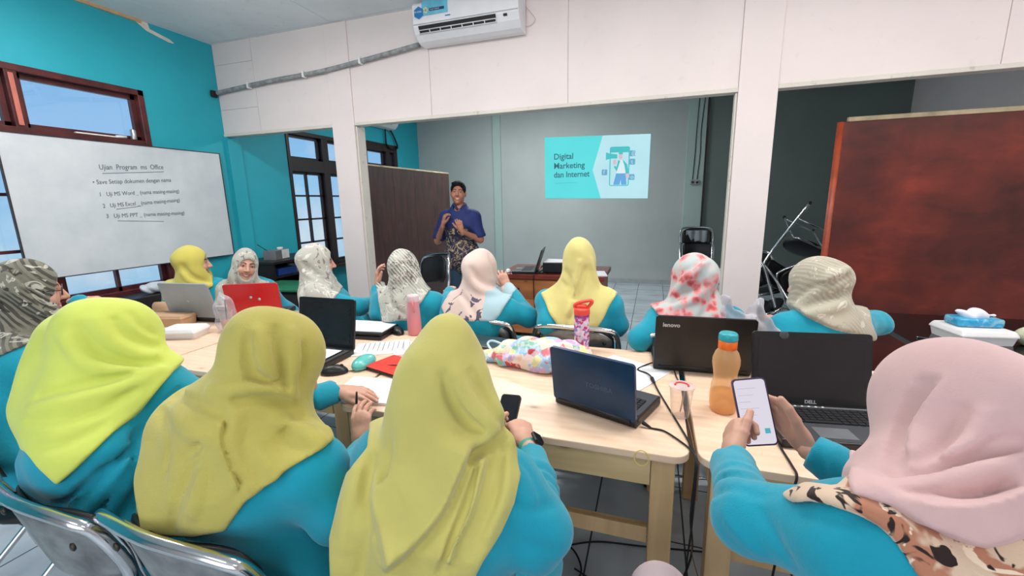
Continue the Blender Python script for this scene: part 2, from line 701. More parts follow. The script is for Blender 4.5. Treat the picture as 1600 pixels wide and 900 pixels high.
def fill_light(name, loc, rot, sx, sy, watts, color):
    l = bpy.data.lights.new(name, 'AREA')
    l.shape = 'RECTANGLE'
    l.size, l.size_y = sx, sy
    l.energy = watts
    l.color = color
    o = bpy.data.objects.new(name, l)
    COL.objects.link(o)
    o.location = loc
    o.rotation_euler = rot
    return o


# added area light filling the room from the unseen rear opening
fill_light('fill_light_rear', (-0.4, YF - 0.2, 1.75), (PI / 2, 0, 0), 4.2, 2.2, 64, (1, 0.985, 0.97))
scene.view_settings.view_transform = 'Standard'
scene.view_settings.look = 'None'
scene.view_settings.exposure = 0.05
scene.view_settings.gamma = 1.0
scene.view_settings.use_curve_mapping = False
# ================================================================ implicit surfaces -> meshes
f32 = np.float32


def V3(*a):
    return np.array(a, dtype=f32)


def nrm(v):
    v = np.asarray(v, dtype=float)
    return v / (np.linalg.norm(v) + 1e-12)


def smin(a, b, k):
    h = np.maximum(k - np.abs(a - b), 0) / k
    return np.minimum(a, b) - h * h * k * 0.25


def smax(a, b, k):
    return -smin(-a, -b, k)


def cone(P, a, b, ra, rb):
    a = np.asarray(a, f32); b = np.asarray(b, f32)
    ba = b - a
    t = np.clip((P - a) @ ba / max(float(ba @ ba), 1e-9), 0, 1).astype(f32)
    q = P - a - t[:, None] * ba
    return np.sqrt((q * q).sum(1)) - (ra + (rb - ra) * t)


def fcone(P, a, b, ra, rb, n, fs):
    """tapered capsule flattened along n: its half depth there is r / fs"""
    a = np.asarray(a, f32); b = np.asarray(b, f32); n = np.asarray(nrm(n), f32)
    ba = b - a
    t = np.clip((P - a) @ ba / max(float(ba @ ba), 1e-9), 0, 1).astype(f32)
    q = P - a - t[:, None] * ba
    dn = q @ n
    q2 = (q * q).sum(1) + dn * dn * (fs * fs - 1)
    r = ra + (rb - ra) * t
    L = np.sqrt(np.maximum(q2, 1e-12))
    # rescale towards true distance along n
    w = np.abs(dn) * fs / L
    return (L - r) / (1 + (fs - 1) * w * w)


def chain(P, pts, rads, k=0.0):
    d = None
    for i in range(len(pts) - 1):
        c = cone(P, pts[i], pts[i + 1], rads[i], rads[i + 1])
        d = c if d is None else (smin(d, c, k) if k else np.minimum(d, c))
    return d


def ell(P, c, r, Rm=None):
    q = P - np.asarray(c, f32)
    if Rm is not None:
        q = q @ np.asarray(Rm, f32)          # columns of Rm are the axes
    r = np.asarray(r, f32)
    k0 = np.sqrt(((q / r) ** 2).sum(1))
    k1 = np.sqrt(((q / (r * r)) ** 2).sum(1)) + 1e-9
    return np.where(k0 < 1e-4, -r.min(), k0 * (k0 - 1) / k1)


def seg_dist(P, pts):
    """distance to a polyline and the arc position of the nearest point (0..1)"""
    best = np.full(len(P), 1e9, f32)
    arc = np.zeros(len(P), f32)
    pts = [np.asarray(p, f32) for p in pts]
    L = [float(np.linalg.norm(pts[i + 1] - pts[i])) for i in range(len(pts) - 1)]
    tot = sum(L) + 1e-9
    s = 0
    for i in range(len(pts) - 1):
        ba = pts[i + 1] - pts[i]
        t = np.clip((P - pts[i]) @ ba / max(float(ba @ ba), 1e-9), 0, 1)
        q = P - pts[i] - t[:, None] * ba
        d = np.sqrt((q * q).sum(1))
        m = d < best
        best = np.where(m, d, best)
        arc = np.where(m, (s + t * L[i]) / tot, arc)
        s += L[i]
    return best, arc


def poly_sd(x, y, poly):
    """signed distance (negative inside) of 2D points to a closed polygon"""
    poly = np.asarray(poly, f32)
    d = np.full(len(x), 1e12, f32)
    inside = np.zeros(len(x), bool)
    n = len(poly)
    for i in range(n):
        ax, ay = poly[i]
        bx, by = poly[(i + 1) % n]
        ex, ey = bx - ax, by - ay
        wx, wy = x - ax, y - ay
        t = np.clip((wx * ex + wy * ey) / (ex * ex + ey * ey + 1e-9), 0, 1)
        d = np.minimum(d, (wx - ex * t) ** 2 + (wy - ey * t) ** 2)
        c = ((ay <= y) & (by > y)) | ((by <= y) & (ay > y))
        xi = ax + (y - ay) / (by - ay + (1e-9 if by == ay else 0)) * ex
        inside ^= c & (x < xi)
    d = np.sqrt(d)
    return np.where(inside, -d, d)


def surface_nets(F, org, h):
    nx, ny, nz = F.shape
    S = F < 0
    cnt = np.zeros((nx - 1, ny - 1, nz - 1), np.int8)
    for i in (0, 1):
        for j in (0, 1):
            for k in (0, 1):
                cnt += S[i:nx - 1 + i, j:ny - 1 + j, k:nz - 1 + k]
    act = (cnt > 0) & (cnt < 8)
    idx = np.full(act.shape, -1, np.int64)
    I, J, K = np.nonzero(act)
    idx[I, J, K] = np.arange(len(I))
    acc = np.zeros((len(I), 3)); num = np.zeros(len(I))
    corners = [(i, j, k) for i in (0, 1) for j in (0, 1) for k in (0, 1)]
    for a in corners:
        for ax in range(3):
            if a[ax] == 1:
                continue
            bq = list(a); bq[ax] = 1
            fa = F[I + a[0], J + a[1], K + a[2]]
            fb = F[I + bq[0], J + bq[1], K + bq[2]]
            m = (fa < 0) != (fb < 0)
            t = np.where(m, fa / (fa - fb + 1e-20), 0)
            p = np.zeros((len(I), 3))
            for q in range(3):
                p[:, q] = a[q] + (t if q == ax else 0)
            acc += p * m[:, None]; num += m
    pos = acc / np.maximum(num, 1)[:, None] + np.stack([I, J, K], 1)
    verts = pos * h + np.asarray(org)
    faces = []
    for ax in range(3):
        o1, o2 = [(1, 2), (2, 0), (0, 1)][ax]
        sl = [slice(1, None)] * 3
        A = [slice(1, n - 1) for n in F.shape]
        A[ax] = slice(0, F.shape[ax] - 1)
        B = list(A)
        B[ax] = slice(1, F.shape[ax])
        sa, sb = S[tuple(A)], S[tuple(B)]
        for flip in (False, True):
            m = (sa & ~sb) if not flip else (~sa & sb)
            g = np.nonzero(m)
            if len(g[0]) == 0:
                continue
            base = [g[0] + 1, g[1] + 1, g[2] + 1]
            base[ax] = g[ax]

            def cell(d1, d2):
                c = [x.copy() for x in base]
                c[o1] = c[o1] - d1
                c[o2] = c[o2] - d2
                return idx[c[0], c[1], c[2]]
            q = [cell(1, 1), cell(0, 1), cell(0, 0), cell(1, 0)]
            if flip:
                q = q[::-1]
            faces.append(np.stack(q, 1))
    faces = np.concatenate(faces) if faces else np.zeros((0, 4), np.int64)
    faces = faces[(faces >= 0).all(1)]
    return verts, faces


def sdf_mesh(f, lo, hi, h):
    """mesh the zero level of f over the box lo..hi at voxel h; fine values only near the surface"""
    lo = np.asarray(lo, float); hi = np.asarray(hi, float)
    B = 4
    n = np.ceil((hi - lo) / (h * B)).astype(int) + 1
    H = h * B
    gc = [lo[i] + H * np.arange(n[i]) + H / 2 - h / 2 for i in range(3)]
    Pc = np.stack(np.meshgrid(*gc, indexing='ij'), -1).reshape(-1, 3).astype(f32)
    Fc = f(Pc).reshape(n)
    near = np.abs(Fc) < H * 1.35 + 0.02
    F = np.repeat(np.repeat(np.repeat(np.where(Fc < 0, -1.0, 1.0).astype(f32), B, 0), B, 1), B, 2)
    nb = np.argwhere(near)
    off = np.stack(np.meshgrid(*[np.arange(B)] * 3, indexing='ij'), -1).reshape(-1, 3)
    ijk = (nb[:, None, :] * B + off[None]).reshape(-1, 3)
    for s in range(0, len(ijk), 400000):
        q = ijk[s:s + 400000]
        F[q[:, 0], q[:, 1], q[:, 2]] = f((lo + q * h).astype(f32))
    F = np.clip(F, -4 * h, 4 * h)
    return surface_nets(F, lo, h)


def np_mesh(name, verts, faces, mats, parent=None, base=None, colors=None, matidx=None):
    me = bpy.data.meshes.new(name)
    v = np.asarray(verts, float)
    if base is not None:
        v = v - np.asarray(base)
    me.vertices.add(len(v))
    me.vertices.foreach_set('co', v.astype(f32).ravel())
    nf = len(faces)
    me.loops.add(nf * 4)
    me.loops.foreach_set('vertex_index', np.asarray(faces, np.int32).ravel())
    me.polygons.add(nf)
    me.polygons.foreach_set('loop_start', np.arange(nf, dtype=np.int32) * 4)
    me.polygons.foreach_set('use_smooth', np.ones(nf, bool))
    for m in (mats if isinstance(mats, (list, tuple)) else [mats]):
        me.materials.append(m)
    if matidx is not None:
        me.polygons.foreach_set('material_index', matidx.astype(np.int32))
    if colors is not None:
        at = me.color_attributes.new('Col', 'FLOAT_COLOR', 'POINT')
        at.data.foreach_set('color', np.concatenate([colors, np.ones((len(v), 1))], 1).astype(f32).ravel())
    me.update()
    me.validate()
    return link(name, me, parent)


def march(f, px, py, d0=0.3, d1=6.0):
    """where the sight line through a photo point first meets the surface f"""
    r = ray(px, py)
    d = d0
    for _ in range(90):
        p = (CAM + d * r).astype(f32)[None]
        v = float(f(p)[0])
        if v < 0.0006:
            return CAM + d * r
        d += max(v * 0.8, 0.0008) / np.linalg.norm(r)
        if d > d1:
            return None
    return CAM + d * r


def relax(v, faces, it=2, lam=0.5):
    e = np.concatenate([faces[:, [0, 1]], faces[:, [1, 2]], faces[:, [2, 3]], faces[:, [3, 0]]])
    e = np.concatenate([e, e[:, ::-1]])
    deg = np.bincount(e[:, 0], minlength=len(v))[:, None]
    for _ in range(it):
        s = np.stack([np.bincount(e[:, 0], weights=v[e[:, 1], c], minlength=len(v)) for c in range(3)], 1)
        v = v + lam * (s / np.maximum(deg, 1) - v)
    return v
# ================================================================ people


def head_axes(yaw, pitch=0.0, roll=0.0):
    """columns right, forward, up of a head; yaw from +Y towards -X, pitch down, roll towards the right shoulder (degrees)"""
    R = Matrix.Rotation(math.radians(yaw), 3, 'Z') @ Matrix.Rotation(math.radians(-pitch), 3, 'X') @ Matrix.Rotation(math.radians(roll), 3, 'Y')
    return np.array(R)


LIP_U = [(-.033, .068, -.046), (-.017, .086, -.0525), (0, .092, -.0545), (.017, .086, -.0525), (.033, .068, -.046)]
LIP_L = [(-.032, .068, -.047), (-.017, .084, -.062), (0, .089, -.067), (.017, .084, -.062), (.032, .068, -.047)]
LIP_LC = [(-.027, .070, -.054), (-.015, .085, -.061), (0, .089, -.063), (.015, .085, -.061), (.027, .070, -.054)]


def head_sdf(q, smile=True, ears=False):
    d = ell(q, (0, -.014, .026), (.074, .094, .097))
    d = smin(d, ell(q, (0, .020, -.045), (.056, .066, .072)), .05)
    d = smin(d, ell(q, (0, .064, -.094), (.021, .020, .017)), .03)
    for s in (-1, 1):
        d = smin(d, ell(q, (s * .039, .060, -.026), (.024, .022, .022)), .03)
    d = smin(d, cone(q, (-.038, .074, .030), (.038, .074, .030), .012, .012), .02)
    for s in (-1, 1):
        d = smax(d, -ell(q, (s * .031, .102, .013), (.017, .017, .012)), .016)
        d = np.minimum(d, ell(q, (s * .031, .0745, .013), (.0135, .0125, .0105)))
    d = smin(d, cone(q, (0, .086, .022), (0, .109, -.020), .008, .0125), .012)
    for s in (-1, 1):
        d = smin(d, ell(q, (s * .012, .099, -.024), (.008, .009, .007)), .008)
    d = smin(d, chain(q - (V3(0, -.003, 0) if smile else V3(0, 0, 0)), LIP_U, [.003, .0045, .005, .0045, .003]), .006)
    d = smin(d, chain(q, LIP_L if smile else LIP_LC, [.003, .0045, .0055, .0045, .003]), .006)
    if ears:
        for s in (-1, 1):
            d = smin(d, ell(q, (s * .077, -.008, -.004), (.010, .022, .033)), .010)
    return d


def face_colors(q, skin, smile=True, brow=(38, 28, 26)):
    """painted features: lips, teeth, eyes, brows"""
    q = np.asarray(q, f32)
    c = np.tile(np.array(lin(skin)[:3]), (len(q), 1))
    c *= (1 + 0.06 * np.sin(q[:, :1] * 90) * np.sin(q[:, 2:3] * 70))

    def put(mask, rgb):
        m = np.clip(mask, 0, 1)[:, None]
        return c * (1 - m) + np.array(lin(rgb)[:3]) * m
    front = q[:, 1] > .045
    for s in (-1, 1):
        e = np.sqrt(((q[:, 0] - s * .031) / .0135) ** 2 + ((q[:, 2] - .013) / .0060) ** 2)
        c = put((e < 1) * front, (206, 194, 186))
        c = put((e < 1.12) * (e > 0.82) * front * (q[:, 2] > .012), (46, 32, 30))
        i = np.sqrt((q[:, 0] - s * .031) ** 2 + (q[:, 2] - .013) ** 2)
        c = put((i < .0072) * front, (30, 20, 18))
        bd, _ = seg_dist(q * np.array([1, 0, 1], f32), [(s * .014, 0, .033), (s * .032, 0, .040), (s * .050, 0, .034)])
        c = put((bd < .0048) * front, brow)
    fl = front & (np.abs(q[:, 0]) < .034)
    q2 = q * np.array([1, 0, 1], f32)
    if smile:
        pt = np.array([(x, 0, z) for x, _, z in LIP_U]); pb = np.array([(x, 0, z) for x, _, z in LIP_L])
        zt = np.interp(q[:, 0], pt[:, 0], pt[:, 2]); zb = np.interp(q[:, 0], pb[:, 0], pb[:, 2])
        c = put(fl * (q[:, 2] < zt - .001) * (q[:, 2] > zb + .001) * (np.abs(q[:, 0]) < .026), (240, 234, 226))
        du, _ = seg_dist(q2, pt); dl, _ = seg_dist(q2, pb)
    else:
        du, _ = seg_dist(q2, [(x, 0, z) for x, _, z in LIP_U]); dl, _ = seg_dist(q2, [(x, 0, z) for x, _, z in LIP_LC])
    c = put(fl * (du < (.0026 if smile else .0042)), (170, 92, 86))
    c = put(fl * (dl < (.0036 if smile else .0055)) * (q[:, 2] < -.050), (186, 100, 96))
    for s in (-1, 1):
        n = np.sqrt((q[:, 0] - s * .007) ** 2 + (q[:, 2] + .030) ** 2)
        c = put((n < .0035) * (q[:, 1] > .09), (110, 66, 56))
    return c


def hand_mesh(wrist, d, back, thumb=1, curls=(20, 25, 30, 35), tcurl=20, tout=40, scale=0.93, spread=5, h=0.0026, ext=0.035):
    """five-fingered hand: d = towards the fingers, back = out of the back of the hand, thumb = +1/-1 side"""
    d = nrm(d); back = np.asarray(back, float); back = nrm(back - d * (back @ d)); xs = np.cross(d, back) * thumb
    prims = []
    L = [.070, .079, .073, .057]
    bx = [.028, .0095, -.0095, -.027]
    by = [.086, .090, .086, .078]
    for k in range(4):
        a = np.radians(curls[k])
        sp = np.radians((1.5 - k) * spread)
        p = np.array([bx[k], by[k], 0.0])
        pts = [np.array([bx[k] * .75, .045, 0.0]), p]
        ang = 0.0
        for seg, fr in enumerate((.44, .31, .25)):
            ang += a * (0.8, 1.15, .8)[seg]
            v = np.array([math.sin(sp) * math.cos(ang), math.cos(sp) * math.cos(ang), -math.sin(ang)])
            p = p + v * L[k] * fr
            pts.append(p)
        r0 = (.0088, .009, .0086, .0076)[k]
        prims.append((pts, [.012, r0 * 1.12, r0, r0 * .92, r0 * .8]))
    to, tc = np.radians(tout), np.radians(tcurl)
    p = np.array([.020, .018, -.006]); tp = [p]
    a = to
    for seg, ln in enumerate((.040, .033, .027)):
        v = np.array([math.sin(a) * math.cos(tc * .6), math.cos(a), -math.sin(tc) * .8])
        p = p + nrm(v) * ln
        tp.append(p)
        a -= tc * (.5, .7, .6)[seg]
    tp_r = [.015, .0125, .0108, .0088]

    def f(q):
        pal = fcone(q, (0.002, .018, 0), (0.001, .074, 0), .029, .037, (0, 0, 1), 2.5)
        dd = pal
        for pts, rr in prims:
            dd = smin(dd, chain(q, pts[:2], rr[:2]), .008)
        fing = None
        for pts, rr in prims:
            c = chain(q, pts[1:], rr[1:], .002)
            fing = c if fing is None else np.minimum(fing, c)
        dd = smin(dd, fing, .006)
        dd = smin(dd, chain(q, tp, tp_r, .004), .010)
        dd = smin(dd, fcone(q, (0, -ext, 0), (0, .02, 0), .024, .026, (0, 0, 1), 1.3), .02)
        return dd
    allp = np.concatenate([np.array(pp) for pp, _ in prims] + [np.array(tp), np.array([[0, -ext, 0]])])
    lo = allp.min(0) - .036; hi = allp.max(0) + .036
    v, fc = sdf_mesh(f, lo, hi, h)
    if thumb < 0:
        fc = fc[:, ::-1]
    # nails: pale patches on the fingertips
    col = np.zeros(len(v))
    for pts, _ in prims:
        a, b2 = pts[-2], pts[-1]
        tdir = nrm(b2 - a); nb = nrm(np.cross(np.array([1, 0, 0]), tdir))
        c0 = b2 + nb * .006
        col = np.maximum(col, (np.linalg.norm(v - c0, axis=1) < .0062) * 1.0)
    W = np.stack([xs, d, back], 1)
    v = (v * scale) @ W.T + np.asarray(wrist)
    return v, fc, col


m_skin = NT('skin')
at_ = m_skin.n('ShaderNodeVertexColor', layer_name='Col')
m_skin.base(m_skin.mix(m_skin.math('MULTIPLY', m_skin.noise(m_skin.coord('Object'), 40, 3), 0.25), at_.outputs['Color'], (188, 120, 100)))
m_skin.set(Roughness=0.5)
m_skin.b.inputs['Subsurface Weight'].default_value = 0.06
m_skin.b.inputs['Subsurface Radius'].default_value = (0.012, 0.005, 0.003)
m_skin = m_skin.m


def cloth(name, rgb, rough=0.85, weave=420, strength=0.15, var=0.05, sheen=0.25, second=None):
    t = NT(name)
    v = t.coord('Object')
    c = lin(rgb)
    lo = tuple(x * (1 - 2 * var) for x in c[:3]) + (1,)
    hi = tuple(min(1, x * (1 + var)) for x in c[:3]) + (1,)
    col = t.ramp(t.noise(v, 6, 4), [(0.3, lo), (0.7, hi)])
    if second:
        col = second(t, v, col)
    t.base(col)
    t.set(Roughness=rough)
    t.b.inputs['Sheen Weight'].default_value = sheen
    t.b.inputs['Specular IOR Level'].default_value = 0.25
    wv = t.noise(v, weave, 2)
    cr = t.noise(v, 26, 5, 0.62, 0.6)
    t.bump(t.math('ADD', t.math('MULTIPLY', wv, 0.35), t.math('MULTIPLY', cr, 1.0)), strength, 0.006)
    return t.m


m_shirt = cloth('turquoise_jersey', (14, 148, 172), 0.8, var=0.05, strength=0.35)
m_denim = cloth('blue_denim', (44, 62, 92), 0.85)
m_navy = cloth('dark_navy_trousers', (34, 38, 52), 0.85)
m_black = cloth('black_trousers', (22, 22, 26), 0.85)
m_shoe = plain('black_shoe_leather', (24, 22, 22), 0.4)


def torso_joints(sp):
    A = head_axes(*sp['face'])
    H = np.asarray(sp['H'], float)
    ty = math.radians(sp.get('tyaw', sp['face'][0]))
    tf = np.array([-math.sin(ty), math.cos(ty), 0.0]); tl = np.array([math.cos(ty), math.sin(ty), 0.0])
    P = np.asarray(sp['P'], float)
    N = np.asarray(sp['N'], float) if 'N' in sp else H + A[:, 2] * -.125 + A[:, 1] * -.03 + np.array([0, 0, -.03])
    up = nrm(N - P)
    Cc = P + (N - P) * .68 - tf * sp.get('bulge', .03)
    Mm = P + (N - P) * .32 - tf * sp.get('bulge', .03) * .4
    sw = sp.get('sw', .168)
    SR = N - up * .06 + tl * sw; SL = N - up * .06 - tl * sw
    SR = np.asarray(sp.get('SR', SR), float); SL = np.asarray(sp.get('SL', SL), float)
    ER = np.asarray(sp.get('ER', SR + np.array([0, 0, -.23]) + tf * .10 + tl * .05), float)
    EL = np.asarray(sp.get('EL', SL + np.array([0, 0, -.23]) + tf * .10 - tl * .05), float)
    WR = np.asarray(sp.get('WR', ER + tf * .2 - tl * .08 + np.array([0, 0, .02])), float)
    WL = np.asarray(sp.get('WL', EL + tf * .2 + tl * .08 + np.array([0, 0, .02])), float)
    hipR, hipL = P + tl * .085 - np.array([0, 0, .0]), P - tl * .085
    kh = sp.get('kneez', .50)
    KR = np.array([*(P + tf * .40 + tl * .11)[:2], kh]); KL = np.array([*(P + tf * .40 - tl * .11)[:2], kh])
    FR = np.array([*(KR + tf * .02)[:2], .07]); FL = np.array([*(KL + tf * .02)[:2], .07])
    for key, val in (('KR', 0), ('KL', 0), ('FR', 0), ('FL', 0)):
        pass
    j = dict(A=A, H=H, tf=tf, tl=tl, P=P, N=N, C=Cc, M=Mm, SR=SR, SL=SL, ER=ER, EL=EL, WR=WR, WL=WL, hipR=hipR, hipL=hipL, KR=KR, KL=KL, FR=FR, FL=FL, up=up)
    for key in ('KR', 'KL', 'FR', 'FL', 'hipR', 'hipL', 'C', 'M'):
        if key in sp:
            j[key] = np.asarray(sp[key], float)
    return j


def torso_sdf(P, j, g=1.0, off=0.0):
    d = fcone(P, j['P'], j['M'], .165 * g + off, .145 * g + off, j['tf'], 1.25)
    d = smin(d, fcone(P, j['M'], j['C'], .145 * g + off, .158 * g + off, j['tf'], 1.3), .05)
    d = smin(d, fcone(P, j['C'], j['N'] - j['up'] * .05, .158 * g + off, .10 * g + off, j['tf'], 1.35), .06)
    d = smin(d, fcone(P, j['SL'], j['SR'], .058 * g + off, .058 * g + off, j['up'], 1.0), .07)
    d = smin(d, cone(P, j['N'] - j['up'] * .06, j['N'] + (j['H'] - j['N']) * .3, .075 * g + off, .055 + off), .06)
    bc = j['C'] + j['tf'] * .085 * g - j['up'] * .01
    for s in (-1, 1):
        d = smin(d, ell(P, bc + j['tl'] * s * .06, (.07 + off, .06 + off, .07 + off)), .06)
    return d


def arms_sdf(P, j, off=0.0, g=1.0, short=False):
    d = None
    for s in 'RL':
        S, E, W = j['S' + s], j['E' + s], j['W' + s]
        a = cone(P, S, E, .054 * g + off, .043 * g + off)
        if not short:
            a = smin(a, cone(P, E, W, .043 * g + off, .029 * g + off), .03)
        d = a if d is None else np.minimum(d, a)
    return d


def legs_sdf(P, j, off=0.0):
    d = None
    for s in 'RL':
        a = cone(P, j['hip' + s], j['K' + s], .085 + off, .062 + off)
        a = smin(a, cone(P, j['K' + s], j['F' + s], .058 + off, .042 + off), .03)
        d = a if d is None else smin(d, a, .02)
    return d


def wrinkle(P, j, amp=.006):
    """creases running across the sleeves, strongest at the elbows, and loose folds over the back"""
    out = np.zeros(len(P), f32)
    for s in 'RL':
        dist, arc = seg_dist(P, [j['S' + s], j['E' + s], j['W' + s]])
        near = np.exp(-(dist / .075) ** 2)
        w = np.exp(-((arc - .52) / .15) ** 2) + .6 * np.exp(-((arc - .95) / .06) ** 2) + .12
        ph = arc * 40 + 3.2 * np.sin(P[:, 2] * 27 + P[:, 0] * 21 + 2) + 2.6 * np.sin(P[:, 1] * 25 - P[:, 0] * 15)
        sn = np.sin(ph)
        out += near * w * np.sign(sn) * np.abs(sn) ** 1.4
    q = P - j['C'].astype(f32)
    u = q @ j['tl'].astype(f32)
    z = q[:, 2]
    out += .8 * np.sin(z * 42 + 9 * np.abs(u) * 4 + 1.6 * np.sin(u * 26)) * np.clip((-z + .02) * 7, 0, 1)
    out += .4 * np.sin(P @ V3(19, 13, 27) + 2.5 * np.sin(P @ V3(14, -11, 8)))
    return (amp * out).astype(f32)


def person(label, sp):
    """one woman: a continuous body with hands, her shirt, trousers, shoes and headscarf as children"""
    j = torso_joints(sp)
    g = sp.get('girth', 1.0)
    A, H = j['A'].astype(f32), j['H'].astype(f32)
    skin = sp.get('skin', (206, 158, 136))
    smile = sp.get('smile', True)
    base = np.array([j['P'][0], j['P'][1], 0.0])
    # ---- body
    V, Fc, Cl = [], [], []
    nv = 0

    def add(v, f, c):
        nonlocal nv
        V.append(v); Fc.append(f + nv); Cl.append(c); nv += len(v)

    def fh(P):
        q = (P - H) @ A
        d = head_sdf(q, smile, sp.get('ears', False))
        return smin(d, cone(P, j['H'] - A[:, 2] * .06 - A[:, 1] * .02, j['N'] - j['up'] * .03, .05, .056), .03)
    pts = np.array([j['H'] + .14, j['H'] - .14, j['N'] - .06, j['N'] + .06])
    v, f = sdf_mesh(fh, pts.min(0), pts.max(0), sp.get('hv', .0045))
    v = relax(v, f, 1, .3)
    add(v, f, face_colors((v - j['H']) @ j['A'], skin, smile))

    def fb(P):
        d = torso_sdf(P, j, g * .93, -.008)
        d = smin(d, arms_sdf(P, j, -.004, g), .03)
        return smin(d, legs_sdf(P, j, -.008), .03)
    allj = np.array([j[k] for k in ('P', 'N', 'C', 'SR', 'SL', 'ER', 'EL', 'WR', 'WL', 'KR', 'KL', 'FR', 'FL')])
    v, f = sdf_mesh(fb, allj.min(0) - .2, allj.max(0) + .2, sp.get('bv', .016))
    add(v, f, np.tile(np.array(lin(skin)[:3]), (len(v), 1)))
    sk = np.array(lin(sp.get('handskin', skin))[:3])
    for s in 'RL':
        hd = sp.get('hand' + s, {})
        W, E = j['W' + s], j['E' + s]
        d = hd.get('d', W - E)
        bk = hd.get('back', np.array([0, 0, 1.0]))
        kw = {k: hd[k] for k in ('curls', 'tcurl', 'tout', 'scale', 'spread', 'h', 'ext') if k in hd}
        v, f, nail = hand_mesh(W + nrm(np.asarray(d, float)) * hd.get('shift', .015), d, bk, hd.get('thumb', -1 if s == 'R' else 1), **kw)
        c = sk[None] * (1 - nail[:, None]) + np.array(lin((226, 178, 160))[:3])[None] * nail[:, None]
        add(v, f, c)
    body = np_mesh('person', np.concatenate(V), np.concatenate(Fc), m_skin, None, base, np.concatenate(Cl))
    body.location = base
    tag(body, label, 'person', sp.get('group'))

    # ---- shirt
    sv = sp.get('sv', .011)
    soff = sp.get('soff', .012)
    wa = sp.get('wr', .005)

    hems = [np.array(q, f32) for q in (sp.get('hijab') or {}).get('hem', [])]

    def fshirt(P):
        d = torso_sdf(P, j, g, soff)
        hips = None
        for s in 'RL':
            c = cone(P, j['hip' + s], j['hip' + s] + (j['K' + s] - j['hip' + s]) * sp.get('tunic', .75), .10 * g + soff, .085 + soff)
            hips = c if hips is None else smin(hips, c, .08)
        d = smin(d, hips, .08)
        d = smin(d, arms_sdf(P, j, soff + (.012 if sp.get('short') else 0), g, sp.get('short', False)), .035)
        for e in sp.get('shirt_extra', []):
            d = smin(d, e(P), .05)
        d = d + wrinkle(P, j, wa)
        if hems:
            X, Y, Z = to_px(P)
            hd = poly_sd(X, Y, hems[0]) * Z / F_PX
            d = d + .026 * np.clip((-hd - .012) / .03, 0, 1)
        for amp, w, pl in shirt_folds:
            ds, _ = seg_dist(P, pl)
            d = d - amp * np.exp(-(ds / w) ** 2)
        # cut at the neck and the cuffs
        q = (P - H) @ A
        d = smax(d, -(ell(P, j['N'] + (j['H'] - j['N']) * .55, (.075, .075, .075))), .01)
        for s in ('RL' if not sp.get('short') else ''):
            ax = nrm(j['W' + s] - j['E' + s]).astype(f32)
            m = np.linalg.norm(P - j['W' + s].astype(f32), axis=1) < .09 + .6 * sp.get('cuff' + s, 0)
            cut = (P - (j['W' + s] - ax * sp.get('cuff' + s, .004)).astype(f32)) @ ax
            d = np.where(m, np.maximum(d, cut), d)
        for e in sp.get('shirt_cut', []):
            d = smax(d, -e(P, j), .006)
        return d.astype(f32)
    shirt_folds = []
    fold_px = sp.get('shirt_folds', [])
    if fold_px:
        tmp = []
        for amp, w, px in fold_px:
            pl = [march(fshirt, *p) for p in px]
            pl = [p for p in pl if p is not None]
            if len(pl) > 1:
                tmp.append((amp, w, pl))
        shirt_folds = tmp
    sj = np.array([j[k] for k in ('P', 'N', 'C', 'SR', 'SL', 'ER', 'EL', 'WR', 'WL')] + [j['hipR'] + (j['KR'] - j['hipR']) * .85, j['hipL'] + (j['KL'] - j['hipL']) * .85])
    v, f = sdf_mesh(fshirt, sj.min(0) - .26, sj.max(0) + .22, sv)
    v = relax(v, f, 1, .3)
    np_mesh(sp.get('shirt_name', 'tunic'), v, f, sp.get('shirt', m_shirt), body, base)

    # ---- trousers and shoes
    lj = np.array([j[k] for k in ('hipR', 'hipL', 'KR', 'KL', 'FR', 'FL')])

    def ftr(P):
        d = legs_sdf(P, j, .008)
        return np.maximum(d, .075 - P[:, 2])
    v, f = sdf_mesh(ftr, lj.min(0) - .16, lj.max(0) + .16, sp.get('tv', .016))
    np_mesh('trousers', v, f, sp.get('trousers', m_navy), body, base)
    for s in 'RL':
        Ft = j['F' + s]

        def fs(P):
            d = fcone(P, (*(Ft - j['tf'] * .03)[:2], .04), (*(Ft + j['tf'] * .13)[:2], .032), .042, .036, (0, 0, 1), 1.1)
            d = smin(d, cone(P, (*Ft[:2], .045), (*Ft[:2], .085), .038, .036), .03)
            return np.maximum(d, .002 - P[:, 2])
        c = np.array([Ft, Ft + j['tf'] * .14])
        lo = c.min(0) - .06; hi = c.max(0) + .06
        lo[2], hi[2] = -.01, .13
        v, f = sdf_mesh(fs, lo, hi, .012)
        np_mesh('shoe', v, f, m_shoe, body, base)

    # ---- headscarf
    hj = sp.get('hijab')
    if hj:
        make_scarf(sp, j, hj, body, base, g)
    return body, j


FOLD = 2.5


